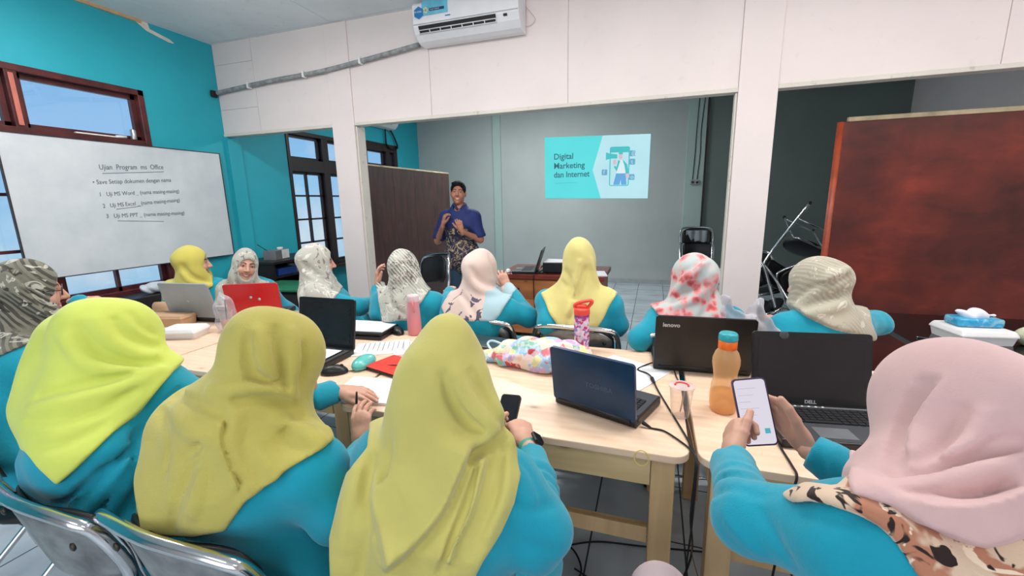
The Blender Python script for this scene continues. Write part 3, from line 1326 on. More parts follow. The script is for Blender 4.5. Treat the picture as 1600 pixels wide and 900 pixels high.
def make_scarf(sp, j, hj, body, base, g):
    A, H = j['A'].astype(f32), j['H'].astype(f32)
    o = hj.get('off', .026)
    hr = hj.get('head', (.092, .116, .126))
    hc = hj.get('hc', (0, -.016, .018))
    bun = hj.get('bun', (0, -.085, .035, .055))
    extra = hj.get('extra', [])
    hem = [np.array(p, f32) for p in hj.get('hem', [])]
    hole = hj.get('hole', True)
    hs = hj.get('hole_size', (.058, .075, .082))
    nz = hj.get('noise', .004)
    ph = hj.get('phase', 0.0)

    def fbase(P):
        q = (P - H) @ A
        d = ell(q, hc, hr)
        if bun:
            d = smin(d, ell(q, bun[:3], (bun[3], bun[3], bun[3])), .05)
        d = smin(d, ell(q, (0, .012, -.075), (.078, .092, .075)), .05)
        nk = cone(P, j['H'] - A[:, 2] * .07 - A[:, 1] * .01, j['N'] - j['up'] * .02 + j['tf'] * .005, *hj.get('neckr', (.078, .095)))
        d = smin(d, nk, .04)
        drape = torso_sdf(P, j, g, o)
        if hj.get('arms', True):
            drape = smin(drape, arms_sdf(P, j, o * .8, g), .05)
        for e in hj.get('drape_extra', []):
            drape = smin(drape, e(P), hj.get('dk', .06))
        if hem:
            x, y, z = to_px(P)
            hd = None
            for pg in hem:
                c = poly_sd(x, y, pg) * z / F_PX
                hd = c if hd is None else np.minimum(hd, c)
            drape = smax(drape, hd - .004, .006)
        if hj.get('hemz') is not None:
            drape = smax(drape, hj['hemz'] - P[:, 2] + hj.get('hemtilt', 0) * ((P - j['N'].astype(f32)) @ j['tf'].astype(f32)), .01)
        d = smin(d, drape, hj.get('k', .05))
        for e in extra:
            d = smin(d, e(P), hj.get('ek', .04))
        return d

    def f0(P):
        d = fbase(P)
        if nz:
            d = d + nz * (np.sin(P @ V3(31, 17, 22) + ph + 1.8 * np.sin(P @ V3(11, -14, 9) + ph)) * .6 + .4 * np.sin(P @ V3(-23, 37, 12) + 2 * ph))
        return d
    folds = []
    steps = []
    for spec in hj.get('folds', []):
        amp, w, px = spec[:3]
        px = [tuple(q[:2]) for q in smooth_path([(*q, 0) for q in px], 3)]
        pl = [march(f0, *p) for p in px]
        ok = [i for i, p in enumerate(pl) if p is not None]
        if len(ok) > 1:
            if len(spec) == 4:          # a cloth edge: the side to the left of the drawn direction lies higher
                steps.append((amp * 1.5, w, [pl[i] for i in ok], [px[i] for i in ok]))
            else:
                folds.append((amp * FOLD, w, [pl[i] for i in ok]))
    for amp, w, pl in hj.get('folds3', []):      # in head axes
        folds.append((amp, w, [j['H'] + j['A'] @ np.array(p) for p in pl]))

    def fs(P):
        d = f0(P)
        for amp, w, pl in folds:
            ds, arc = seg_dist(P, pl)
            d = d - amp * np.exp(-(ds / w) ** 2) * (0.35 + 0.65 * np.sin(np.clip(arc, 0.04, .96) * PI))
        if steps:
            X, Y, Z = to_px(P)
        for amp, w, pl, px in steps:
            ds, arc = seg_dist(P, pl)
            m = ds < w * 2.5
            if not m.any():
                continue
            pxa = np.asarray(px, f32)
            xs, ys, sg, bd = X[m], Y[m], np.zeros(m.sum(), f32), np.full(m.sum(), 1e9, f32)
            for i in range(len(px) - 1):
                e = pxa[i + 1] - pxa[i]
                wx, wy = xs - pxa[i][0], ys - pxa[i][1]
                t = np.clip((wx * e[0] + wy * e[1]) / (e @ e + 1e-9), 0, 1)
                dd = (wx - t * e[0]) ** 2 + (wy - t * e[1]) ** 2
                cr = (e[0] * wy - e[1] * wx) / (np.sqrt(e @ e) + 1e-9)
                better = dd < bd
                bd = np.where(better, dd, bd); sg = np.where(better, -np.sign(cr), sg)
            loc = sg * np.sqrt(bd) * Z[m] / F_PX
            edge = .5 + .5 * np.tanh(loc / .003)
            fall = np.exp(-np.maximum(loc, 0) / w) * np.exp(-(np.minimum(loc, 0) / .01) ** 2)
            ends = np.clip(np.minimum(arc[m], 1 - arc[m]) * 8, 0, 1)
            d[m] = d[m] - amp * edge * fall * ends + .55 * amp * (1 - edge) * np.exp(-np.maximum(-loc, 0) / .012) * ends
        if hole:
            q = (P - H) @ A
            d = smax(d, -ell(q, hj.get('hole_c', (0, .105, -.012)), hs), .008)
        for e in hj.get('cut', []):
            d = smax(d, -e(P), .01)
        return d.astype(f32)
    pts = [j['H'] + .18, j['H'] - .18, j['C'] + .26, j['C'] - .26, j['SR'] + .1, j['SL'] + .1, j['SR'] - .12, j['SL'] - .12]
    pts += [np.asarray(p) for p in hj.get('bounds', [])]
    pts = np.array(pts)
    v, f = sdf_mesh(fs, pts.min(0), pts.max(0), hj.get('v', .009))
    v = relax(v, f, 1, .3)
    np_mesh('headscarf', v, f, hj['mat'], body, base)
# ================================================================ scarf cloths


def leaf_pattern(dark, pale, stripes=True, scale=7.0, amt=0.8):
    def fn(t, v, col):
        if stripes:
            wv = t.n('ShaderNodeTexWave', bands_direction='DIAGONAL')
            t.link(v, wv.inputs['Vector'])
            wv.inputs['Scale'].default_value = 22.0
            wv.inputs['Distortion'].default_value = 1.5
            zone = t.ramp(t.noise(v, 3.1, 2), [(0.47, (0, 0, 0, 1)), (0.53, (1, 1, 1, 1))])
            st = t.ramp(wv.outputs['Fac'], [(0.45, (0, 0, 0, 1)), (0.55, (1, 1, 1, 1))])
            col = t.mix(t.math('MULTIPLY', t.math('MULTIPLY', st, zone), 0.75), col, dark)
        n1 = t.noise(v, scale, 2, 0.5, 2.5)
        k = t.ramp(n1, [(0.575, (0, 0, 0, 1)), (0.60, (1, 1, 1, 1)), (0.64, (1, 1, 1, 1)), (0.66, (0, 0, 0, 1))])
        col = t.mix(t.math('MULTIPLY', k, amt), col, pale)
        n2 = t.noise(v, scale * 1.2, 2, 0.5, 3.0)
        k2 = t.ramp(n2, [(0.63, (0, 0, 0, 1)), (0.655, (1, 1, 1, 1))])
        return t.mix(t.math('MULTIPLY', k2, amt), col, dark)
    return fn


def flowers(reds, bg2, lo=0.5, scale=9.0):
    def fn(t, v, col):
        zone = t.ramp(t.noise(v, 3.6, 2), [(0.36, (0, 0, 0, 1)), (0.50, (1, 1, 1, 1))])
        vo = t.n('ShaderNodeTexVoronoi', feature='F1')
        mpn = t.n('ShaderNodeVectorMath', operation='ADD')
        ns = t.n('ShaderNodeTexNoise')
        t.link(v, ns.inputs['Vector']); ns.inputs['Scale'].default_value = 22
        sc = t.n('ShaderNodeVectorMath', operation='SCALE'); t.link(ns.outputs['Color'], sc.inputs[0]); sc.inputs['Scale'].default_value = 0.06
        t.link(v, mpn.inputs[0]); t.link(sc.outputs[0], mpn.inputs[1])
        t.link(mpn.outputs[0], vo.inputs['Vector'])
        vo.inputs['Scale'].default_value = scale * 1.6
        k = t.ramp(vo.outputs['Distance'], [(0.0, reds[0]), (0.25, reds[1]), (0.42, reds[2]), (0.6, bg2)])
        m = t.ramp(vo.outputs['Distance'], [(0.42, (1, 1, 1, 1)), (0.62, (0, 0, 0, 1))])
        return t.mix(t.math('MULTIPLY', m, zone), col, k)
    return fn


def low_print(t, v, col):
    sz = t.n('ShaderNodeSeparateXYZ')
    t.link(v, sz.inputs[0])
    low = t.math('LESS_THAN', sz.outputs['Z'], 1.00)
    n1 = t.noise(v, 11, 2, 0.5, 1.6)
    k = t.ramp(n1, [(0.575, (0, 0, 0, 1)), (0.60, (1, 1, 1, 1))])
    col = t.mix(t.math('MULTIPLY', k, low), col, (88, 84, 104))
    side = t.math('MULTIPLY', t.math('GREATER_THAN', sz.outputs['X'], 0.075), low)
    return t.mix(side, col, (168, 198, 206))


def blotches(c1, c2, c3, scale=6.0):
    def fn(t, v, col):
        n1 = t.noise(v, scale, 3, 0.55, 1.2)
        k = t.ramp(n1, [(0.52, (0, 0, 0, 1)), (0.56, (1, 1, 1, 1))])
        col = t.mix(k, col, c1)
        n2 = t.noise(v, scale * 1.7, 3, 0.55, 1.5)
        k = t.ramp(n2, [(0.60, (0, 0, 0, 1)), (0.63, (1, 1, 1, 1))])
        col = t.mix(k, col, c2)
        n3 = t.noise(v, scale * 2.6, 2, 0.5, 1.5)
        k = t.ramp(n3, [(0.58, (0, 0, 0, 1)), (0.61, (1, 1, 1, 1))])
        return t.mix(k, col, c3)
    return fn


m_h_lime = cloth('lime_yellow_chiffon', (206, 218, 100), 0.8)
m_h_olive = cloth('olive_yellow_voile', (186, 175, 90), 0.85, strength=0.55)
m_h_yellow = cloth('butter_yellow_voile', (194, 185, 104), 0.85, strength=0.25)
m_h_pale = cloth('pale_yellow_voile', (216, 204, 130), 0.85)
m_h_far = cloth('mustard_yellow_voile', (200, 188, 92), 0.85)
m_h_pink = cloth('dusty_pink_voile', (206, 170, 168), 0.8)
m_h_border = cloth('tie_dyed_border_cloth', (214, 186, 160), 0.8, second=blotches((176, 118, 92), (232, 210, 184), (40, 24, 22), 9.0))
m_h_dark = cloth('olive_grey_striped_print', (128, 126, 112), 0.85, second=leaf_pattern((34, 32, 32), (206, 202, 188), True, 8.0))
m_h_grey1 = cloth('silver_grey_print', (176, 174, 164), 0.85, second=leaf_pattern((82, 74, 76), (214, 212, 204), False, 11.0, 0.7))
m_h_grey2 = cloth('stone_grey_leaf_print', (184, 182, 172), 0.85, second=leaf_pattern((112, 98, 100), (226, 222, 214), False, 10.0, 0.75))
m_h_grey3 = cloth('pale_sage_print', (190, 190, 178), 0.85, second=leaf_pattern((84, 76, 74), (222, 216, 208), True, 9.0, 0.8))
m_h_beige = cloth('beige_pink_print', (214, 192, 182), 0.85, second=lambda t, v, col: low_print(t, v, col))
m_h_floral = cloth('grey_cloth_with_coral_flowers', (182, 190, 188), 0.85, second=flowers(((162, 60, 70), (200, 96, 100), (222, 150, 150)), (214, 172, 170), scale=11.0))
m_h_taupe = cloth('taupe_striped_leaf_print', (178, 172, 154), 0.85, second=leaf_pattern((158, 151, 134), (212, 206, 190), True, 9.0, 0.7))


def A3(*p):
    return np.array(p, float)


def cast():
    # -------- the woman in the middle of the near row, seen from behind
    sp = dict(H=atd(694, 604, .905), face=(-12, 24, 2), tyaw=-4, P=(-.42, .66, .57), bulge=.01, sw=.15, girth=1.0,
              N=atd(694, 700, .915), SR=atd(790, 758, .90), ER=atd(846, 820, .90), WR=aty(827, 697, 1.09), EL=A3(-.72, .92, .80), WL=A3(-.52, 1.12, .80),
              handR=dict(d=aty(800, 638, 1.24) - aty(827, 697, 1.09), back=A3(.45, -.45, .75), curls=(50, 55, 58, 60), tcurl=30, tout=22, scale=.98),
              handL=dict(d=A3(.25, .9, .1), back=A3(-.6, -.3, .6), curls=(35, 40, 45, 45)),
              shirt_extra=[lambda P: cone(P, atd(815, 790, .90), atd(832, 845, .88), .055, .055)],
              sv=.008, trousers=m_denim, smile=False, wr=.008, cuffR=.072, bv=.009, shirt_folds=[(-.008, .008, [(800, 790), (830, 800), (862, 790)]), (-.008, .008, [(770, 860), (820, 850), (870, 862)]), (-.006, .007, [(815, 720), (835, 750), (850, 790)])],
              hijab=dict(mat=m_h_yellow, v=.0052, off=.028, k=.055, neckr=(.088, .105), hole=False, noise=.003,
                         head=(.086, .110, .124), hc=(0, -.012, .010), bun=(.004, -.035, .112, .032),
                         extra=[lambda P: cone(P, atd(735, 600, .87), atd(762, 652, .85), .034, .034), lambda P: cone(P, atd(792, 690, .86), atd(780, 700, .86), .012, .016)],
                         hem=[[(782, 690), (803, 708), (811, 741), (801, 785), (781, 828), (752, 878), (735, 915), (712, 945), (640, 955), (520, 940), (517, 842), (531, 788), (545, 741), (580, 700), (575, 600), (780, 600)]],
                         drape_extra=[lambda P: cone(P, atd(570, 735, .90), atd(535, 900, .86), .05, .05)],
                         folds=[(-.016, .009, [(694, 590), (704, 618), (724, 650), (752, 672)]), (.012, .015, [(712, 590), (732, 626), (758, 656)]),
                                (-.012, .008, [(738, 582), (752, 612), (772, 645), (786, 660)]), (-.020, .010, [(728, 716), (745, 706), (765, 694), (788, 676)]), (.012, .015, [(722, 694), (745, 688), (772, 672)]),
                                (.020, .05, [(600, 897), (640, 862), (690, 806), (718, 748), (742, 690)], 'step'),
                                (.014, .03, [(700, 895), (716, 850), (740, 800), (756, 740), (766, 705)], 'step'),
                                (-.012, .008, [(745, 735), (728, 795), (705, 850), (690, 895)]), (-.010, .008, [(785, 705), (775, 770), (748, 835), (735, 870)]), (.009, .012, [(790, 715), (788, 770), (762, 835)]),
                                (.016, .03, [(588, 735), (578, 780), (590, 830), (600, 880)], 'step'), (-.012, .010, [(580, 720), (572, 770), (572, 830), (562, 895)]), (.010, .016, [(560, 740), (545, 790), (538, 850)]),
                                (.006, .02, [(640, 640), (620, 720), (605, 800)]), (-.005, .014, [(615, 690), (606, 730), (590, 780)])]))
    person('woman from behind, butter-yellow headscarf, watch on right wrist, phone in hand', sp)

    # -------- the writing woman
    sp = dict(H=atd(432, 574, 1.04), face=(-22, 34, 0), tyaw=-10, P=(-.86, .74, .57), N=atd(365, 645, 1.03), bulge=.03, sw=.165, girth=1.05,
              SR=atd(488, 735, .98), ER=atd(528, 800, .99), WR=aty(565, 700, 1.10), SL=atd(320, 655, 1.12), EL=atz(428, 645, .80), WL=atz(526, 610, .79),
              handR=dict(d=aty(564, 640, 1.16) - aty(565, 700, 1.10), back=A3(.1, -.9, .35), curls=(22, 24, 26, 30), tcurl=30, tout=30, spread=5, scale=1.0),
              handL=dict(d=A3(.9, .06, .02), back=A3(0, -.1, 1), curls=(10, 12, 14, 16), tout=20, tcurl=10, spread=3, scale=1.0),
              sv=.008, smile=False, wr=.006,
              hijab=dict(mat=m_h_olive, v=.0058, off=.028, k=.06, neckr=(.078, .115), noise=.004, head=(.094, .118, .124), bun=(0, -.07, .05, .06), hole=False,
                         drape_extra=[lambda P: cone(P, atd(300, 690, 1.06), atd(270, 800, 1.0), .09, .09)],
                         hem=[[(518, 684), (486, 710), (420, 751), (380, 780), (350, 828), (300, 836), (222, 830), (205, 690), (220, 560), (480, 560)]],
                         folds=[(-.022, .010, [(386, 530), (388, 560), (396, 586), (430, 600)]), (.014, .014, [(402, 520), (412, 560), (430, 588)]), (-.016, .009, [(432, 515), (436, 560), (446, 606)]), (.012, .014, [(456, 520), (460, 560), (458, 600)]), (-.010, .008, [(474, 540), (474, 575), (466, 600)]),
                                (-.016, .010, [(372, 624), (415, 622), (455, 636), (470, 650)]), (.012, .016, [(330, 610), (372, 606), (420, 606), (455, 618)]), (.014, .016, [(275, 640), (300, 672), (350, 690)]), (-.012, .010, [(262, 612), (300, 630), (345, 645)]),
                                (.014, .03, [(380, 772), (362, 735), (346, 690), (352, 650)], 'step'), (.010, .013, [(368, 650), (364, 700), (388, 760)]), (-.010, .009, [(338, 676), (312, 695), (284, 718)]), (-.012, .010, [(462, 655), (440, 690), (476, 704)]), (.012, .014, [(430, 660), (470, 670), (500, 688)]), (-.010, .012, [(300, 730), (275, 780), (265, 825)]), (.009, .014, [(320, 740), (300, 800)]), (-.009, .01, [(250, 640), (262, 690), (256, 740)]), (.008, .014, [(400, 700), (420, 730), (425, 745)])]))
    person('woman bent over papers writing, olive-yellow headscarf, elbows on the table', sp)

    # -------- lime headscarf, left foreground
    sp = dict(H=atd(180, 543, 1.22), face=(-34, 24, 4), tyaw=-14, P=(-1.34, .72, .57), N=atd(140, 625, 1.20), bulge=.035, sw=.155, girth=1.04,
              SR=atd(246, 606, 1.24), WR=A3(-1.24, 1.12, .66), ER=A3(-1.16, .98, .74), EL=A3(-1.58, .94, .76), WL=A3(-1.46, 1.12, .66),
              sv=.0085, wr=.006, smile=False,
              shirt_folds=[(-.024, .009, [(150, 815), (215, 700), (282, 610)]), (-.024, .008, [(185, 815), (235, 720), (270, 660)]), (-.024, .009, [(120, 790), (180, 730), (240, 660)]), (.012, .012, [(165, 810), (225, 705), (275, 640)]), (-.024, .009, [(205, 800), (245, 745)]), (-.024, .009, [(90, 790), (150, 745), (220, 670)]), (.010, .012, [(135, 800), (195, 725), (250, 655)])],
              hijab=dict(mat=m_h_lime, v=.006, off=.028, k=.085, neckr=(.092, .12), noise=.003, head=(.094, .122, .126), bun=(0, -.07, .04, .06), hole_size=(.055, .06, .085), hole_c=(0, .122, -.012),
                         extra=[lambda P: cone(P, atd(115, 530, 1.24), atd(85, 630, 1.20), .085, .09)],
                         hem=[[(288, 554), (262, 590), (215, 640), (150, 700), (88, 754), (60, 728), (36, 698), (25, 640), (15, 480), (300, 470)]],
                         folds=[(-.014, .009, [(180, 500), (196, 520), (225, 535), (244, 540)]), (.010, .013, [(150, 500), (170, 530), (210, 552), (240, 556)]), (-.016, .010, [(120, 510), (150, 548), (200, 566), (250, 566)]), (.012, .014, [(100, 530), (130, 566), (190, 580), (250, 578)]),
                                (-.012, .010, [(60, 620), (110, 605), (170, 592), (235, 574)]), (.010, .014, [(50, 640), (110, 626), (180, 608), (230, 590)]), (-.010, .010, [(45, 660), (100, 655), (160, 640), (210, 610)]), (-.008, .010, [(60, 700), (110, 690), (160, 665)]), (-.008, .009, [(205, 490), (225, 512), (240, 522)])]))
    person('woman bent forward at the left, lime-yellow scalloped headscarf falling to a point', sp)

    # -------- far left, dark print and glasses
    sp = dict(H=atd(44, 458, 1.78), face=(-26, 6, 0), tyaw=-12, P=(-2.28, .84, .57), N=atd(10, 540, 1.74), sw=.16, girth=1.06,
              EL=A3(-2.45, 1.35, .84), WL=atd(118, 470, 2.25), handL=dict(d=A3(.8, .35, .05), back=A3(-.2, -.2, 1), curls=(12, 18, 25, 30)), ER=A3(-2.08, 1.00, .74), WR=A3(-2.18, 1.16, .67),
              sv=.01, wr=.008,
              hijab=dict(mat=m_h_dark, v=.0075, off=.026, k=.07, noise=.004, hole_size=(.055, .062, .088), hole_c=(0, .112, -.014),
                         hem=[[(110, 480), (95, 502), (60, 526), (0, 556), (-80, 590), (-160, 600), (-160, 400), (100, 400)]],
                         folds=[(.014, .03, [(80, 500), (55, 470), (30, 440), (5, 418)], 'step'), (-.012, .010, [(0, 465), (40, 490), (80, 500)]), (.010, .013, [(5, 440), (40, 475), (80, 495)]), (-.010, .01, [(0, 500), (40, 520), (70, 515)])]))
    b, j = person('woman in profile with glasses, dark striped grey headscarf, by the window', sp)
    gl = MB()
    for s in (-1, 1):
        c = [j['H'] + j['A'] @ A3(s * .033 + .026 * math.cos(a), .098, .010 + .019 * math.sin(a)) for a in np.linspace(0, 2 * PI, 20, endpoint=False)]
        gl.tube(c, .0022, 6, closed=True)
        gl.tube([j['H'] + j['A'] @ A3(s * .059, .098, .014), j['H'] + j['A'] @ A3(s * .078, .03, .014), j['H'] + j['A'] @ A3(s * .08, -.02, .006)], .002, 6)
    gl.tube([j['H'] + j['A'] @ A3(-.008, .1, .016), j['H'] + j['A'] @ A3(.008, .1, .016)], .002, 6)
    gl.build('glasses', plain('dark_spectacle_frame', (40, 36, 38), 0.35), b, b.location)

    # -------- pink headscarf with the phone, right foreground
    sp = dict(H=atd(1484, 672, .70), face=(26, 20, -4), tyaw=6, P=(.46, .48, .57), N=atd(1485, 790, .64), bulge=.02, sw=.18, girth=1.05,
              SL=atd(1335, 842, .61), EL=atd(1172, 812, .745), WL=atd(1142, 722, .97), SR=A3(.62, .66, .98), ER=A3(.62, .92, .84), WR=atd(1264, 704, 1.0),
              handL=dict(d=atd(1146, 640, 1.08) - atd(1142, 722, .97), back=A3(-.85, -.45, .1), curls=(58, 62, 64, 66), tcurl=6, tout=26, thumb=1),
              handR=dict(d=atd(1212, 640, 1.07) - atd(1264, 704, 1.0), back=A3(.55, .62, .15), curls=(28, 36, 42, 48), tcurl=20, tout=40, thumb=-1),
              sv=.0075, wr=.006, smile=False, trousers=plain('grey_pink_trousers', (186, 168, 172), .85), tv=.012,
              KL=A3(.055, .94, .545), FL=A3(.08, 1.02, .07),
              shirt_folds=[(-.006, .006, [(1240, 808), (1300, 812), (1370, 812)]), (-.009, .007, [(1116, 772), (1150, 762), (1192, 776)]), (-.009, .007, [(1120, 748), (1150, 740), (1178, 748)]), (-.007, .006, [(1130, 728), (1155, 724), (1172, 730)]), (-.009, .010, [(1188, 800), (1208, 832), (1230, 872)]), (.007, .010, [(1130, 800), (1150, 830), (1180, 860)])],
              hijab=dict(mat=m_h_pink, v=.0052, off=.03, k=.06, neckr=(.078, .115), noise=.003, head=(.097, .124, .130), bun=(0, -.07, .05, .068), hole=False,
                         hem=[[(1332, 750), (1338, 766), (1385, 775), (1449, 794), (1512, 824), (1540, 838), (1570, 826), (1600, 797), (1800, 690), (1800, 560), (1320, 560)]],
                         folds=[(-.026, .009, [(1440, 600), (1425, 640), (1400, 690), (1398, 728)]), (.010, .012, [(1460, 600), (1445, 650), (1420, 700)]), (-.020, .007, [(1458, 595), (1440, 625), (1424, 655)]), (-.022, .009, [(1396, 735), (1450, 738), (1520, 715), (1590, 690)]), (.012, .016, [(1380, 765), (1440, 762), (1520, 735), (1595, 715)]),
                                (.026, .04, [(1600, 760), (1530, 782), (1450, 778), (1385, 768)], 'step'), (.010, .016, [(1420, 800), (1500, 815), (1590, 790)]), (-.014, .008, [(1500, 640), (1480, 690), (1440, 720)]), (.010, .012, [(1540, 650), (1510, 695), (1460, 725)]), (-.010, .008, [(1420, 620), (1408, 660), (1398, 700)])]))
    b, j = person('woman in dusty pink headscarf reading her phone, right foreground', sp)
    sp2 = dict(sp)
    sp2['hijab'] = dict(sp['hijab'], mat=m_h_border, off=.02, head=(.05, .06, .07), bun=None, neckr=(.05, .085), extra=[], folds=[(.006, .012, [(1250, 775), (1340, 790), (1440, 835), (1500, 880)])], v=.006, hole=False,
                        hem=[[(1226, 772), (1258, 756), (1310, 766), (1330, 740), (1330, 600), (1800, 600), (1800, 940), (1460, 940), (1438, 900), (1406, 850), (1377, 812), (1343, 792), (1297, 774), (1262, 771), (1238, 780)]])
    make_scarf(sp2, j, sp2['hijab'], b, np.array(b.location), sp['girth'])
    bpy.data.objects[[c.name for c in b.children if c.name.startswith('headscarf')][-1]].name = 'scarf_border'

    # -------- far row
    def far(label, Hp, d, face, tyaw, mat, hem, folds, **kw):
        H = atd(Hp[0], Hp[1], d)
        sp = dict(H=H, face=face, tyaw=tyaw, P=A3(H[0] + kw.pop('px', 0), H[1] + kw.pop('py', -.05), .53), sw=kw.pop('sw', .175), girth=kw.pop('girth', 1.06), hv=kw.pop('hv', .006), sv=.012)
        hj = dict(mat=mat, v=.0095, off=.026, k=.06, hem=hem, folds=folds)
        hj.update(kw.pop('hj', {}))
        sp.update(kw)
        sp['hijab'] = hj
        return person(label, sp)

    far('woman in profile behind the silver laptop, mustard-yellow headscarf', (303, 412), 3.36, (-44, 4, 0), -140, m_h_far,
        [[(262, 425), (300, 420), (328, 428), (332, 444), (300, 470), (255, 470), (250, 440)]], [(-.014, .016, [(285, 415), (300, 432), (325, 440)]), (.01, .016, [(285, 428), (300, 442), (330, 446)])], px=-.02, py=.22, hv=.0045, sw=.15, girth=.95,
        hj=dict(hole_size=(.055, .09, .085)))
    far('smiling woman looking back at the camera, silver-grey headscarf, behind the red laptop', (383, 416), 3.42, (-120, 4, -14), -150, m_h_grey1,
        [[(350, 430), (420, 440), (425, 475), (330, 500), (335, 450)]], [(-.014, .016, [(352, 410), (356, 440), (366, 470)]), (-.012, .014, [(364, 415), (370, 445), (392, 460)]), (.010, .014, [(358, 412), (364, 442), (380, 465)])], px=.0, py=.24, hv=.0036, sw=.15, girth=.95, skin=(216, 164, 140),
        hj=dict(hole_size=(.060, .075, .088)))
    far('smiling woman in profile, stone-grey leaf-print headscarf, in front of the white post', (497, 412), 3.02, (-42, 4, 0), -60, m_h_grey2,
        [[(462, 430), (524, 436), (535, 448), (520, 470), (515, 500), (470, 500), (455, 460)]], [(-.014, .016, [(470, 410), (490, 425), (512, 440)]), (.010, .016, [(475, 425), (495, 438), (515, 446)]), (-.010, .016, [(470, 440), (475, 465), (480, 485)])], px=.05, py=.22, hv=.0042,
        ER=atd(560, 480, 2.95), WR=atd(590, 470, 3.1), hj=dict(hole_size=(.056, .09, .088)))
    far('woman leaning her head on her hand, pale grey headscarf, behind the pink water bottle', (634, 424), 2.72, (4, 14, -14), 0, m_h_grey3,
        [[(588, 440), (660, 445), (672, 452), (650, 480), (640, 500), (598, 502), (592, 470)]], [(-.016, .016, [(618, 420), (640, 410), (658, 430)]), (.012, .018, [(612, 440), (640, 425), (652, 445)]), (-.012, .014, [(606, 450), (612, 475), (630, 490)])],
        py=.12, EL=atd(592, 490, 2.75), WL=atd(590, 448, 2.85), handL=dict(d=A3(.05, .02, .9), back=A3(-.8, -.5, 0)), ER=atd(690, 490, 2.7), WR=A3(-1.40, 2.78, .86))
    far('woman from behind, beige-pink headscarf with pale blue corner, one hand raised', (752, 426), 2.58, (-16, 8, 0), -4, m_h_beige,
        [[(712, 445), (800, 440), (806, 452), (780, 490), (770, 502), (700, 498), (690, 480), (705, 455)]], [(-.014, .016, [(735, 420), (755, 440), (785, 446)]), (.012, .018, [(728, 430), (750, 452), (780, 458)]), (-.012, .014, [(720, 460), (735, 480), (745, 500)]), (-.010, .014, [(765, 400), (772, 420), (776, 440)])],
        py=.0, ER=atd(826, 496, 2.56), WR=atd(795, 452, 2.8), handR=dict(d=A3(-.3, .1, .5), back=A3(.3, -.9, 0)), EL=atd(700, 505, 2.58))
    far('woman from behind, pale yellow headscarf, between the desk and the tall tumbler', (906, 416), 2.42, (-4, 4, 0), 0, m_h_pale,
        [[(846, 458), (870, 445), (900, 430), (935, 440), (963, 458), (945, 490), (925, 525), (905, 512), (882, 522), (862, 492)]],
        [(-.020, .014, [(884, 425), (893, 450), (893, 475)]), (.016, .016, [(906, 410), (900, 440), (894, 470), (890, 490)]), (-.016, .013, [(914, 420), (908, 445), (898, 468)]), (.012, .014, [(924, 405), (928, 430), (934, 445)]), (-.014, .012, [(930, 415), (932, 432), (936, 446)]), (-.012, .012, [(870, 430), (882, 445), (898, 452)]), (-.010, .012, [(896, 480), (886, 505), (884, 520)])],
        hj=dict(head=(.090, .114, .140), hc=(0, -.014, .02), bun=(0, -.06, .09, .055), neckr=(.082, .1)), py=.06, EL=atd(856, 505, 2.40), ER=atd(964, 508, 2.40))
    far('woman from behind, grey headscarf with coral flowers, beside the right-hand post', (1080, 438), 2.25, (42, 10, 0), 12, m_h_floral,
        [[(1010, 470), (1040, 452), (1085, 440), (1130, 460), (1134, 505), (1120, 530), (1060, 530), (1040, 500)]],
        [(-.018, .016, [(1050, 470), (1080, 450), (1110, 415)]), (.014, .018, [(1055, 455), (1080, 430), (1100, 405)]), (.012, .016, [(1050, 480), (1085, 468), (1118, 440)]), (-.014, .014, [(1085, 510), (1100, 490), (1122, 455)]), (-.01, .014, [(1066, 425), (1086, 415), (1105, 400)])],
        hj=dict(neckr=(.09, .11), head=(.098, .122, .126), bun=(0, -.075, .03, .07), k=.07), py=.02, EL=atd(1000, 530, 2.2), ER=atd(1140, 520, 2.3))
    far('woman turned left, taupe leaf-print headscarf, before the red-brown panel', (1272, 446), 2.10, (56, 12, 0), 20, m_h_taupe,
        [[(1235, 470), (1280, 450), (1345, 455), (1358, 490), (1372, 535), (1340, 518), (1300, 505), (1260, 488)]],
        [(-.018, .016, [(1240, 470), (1270, 450), (1320, 432)]), (.016, .018, [(1250, 465), (1290, 440), (1325, 420)]), (-.014, .016, [(1260, 480), (1300, 465), (1340, 450)]), (.012, .018, [(1270, 490), (1310, 480), (1345, 465)]), (-.012, .014, [(1290, 405), (1310, 415), (1325, 405)])],
        hj=dict(neckr=(.1, .12), off=.03, head=(.10, .128, .126), bun=(0, -.08, .02, .075), k=.08), py=.02, EL=atd(1222, 530, 2.08), ER=atd(1372, 505, 2.2), girth=1.05)


cast()
# ================================================================ furniture


def wood(name, dark, light, knots=None, scale=(1.2, 9, 9), rough=0.5, ring=0.5, bump=0.08):
    t = NT(name)
    v = t.coord('Object', scale)
    v0 = t.coord('Object')
    n = t.noise(v, 2.2, 5, 0.6, 0.6)
    wv = t.n('ShaderNodeTexWave', bands_direction='Y')
    t.link(v, wv.inputs['Vector'])
    wv.inputs['Scale'].default_value = 0.9
    wv.inputs['Distortion'].default_value = 5.0
    wv.inputs['Detail'].default_value = 3.0
    f = t.math('ADD', t.math('MULTIPLY', n, 1 - ring), t.math('MULTIPLY', wv.outputs['Fac'], ring))
    c = t.ramp(f, [(0.25, dark), (0.7, light)])
    if knots:
        vo = t.n('ShaderNodeTexVoronoi', feature='F1')
        t.link(t.coord('Object', (2.1, 4.2, 4.2)), vo.inputs['Vector'])
        vo.inputs['Scale'].default_value = 1.25
        k = t.ramp(vo.outputs['Distance'], [(0.035, (.8, .8, .8, 1)), (0.07, (0.2, 0.2, 0.2, 1)), (0.12, (0, 0, 0, 1))])
        c = t.mix(k, c, knots)
    t.base(c)
    t.set(Roughness=rough)
    t.bump(f, bump, 0.003)
    return t.m


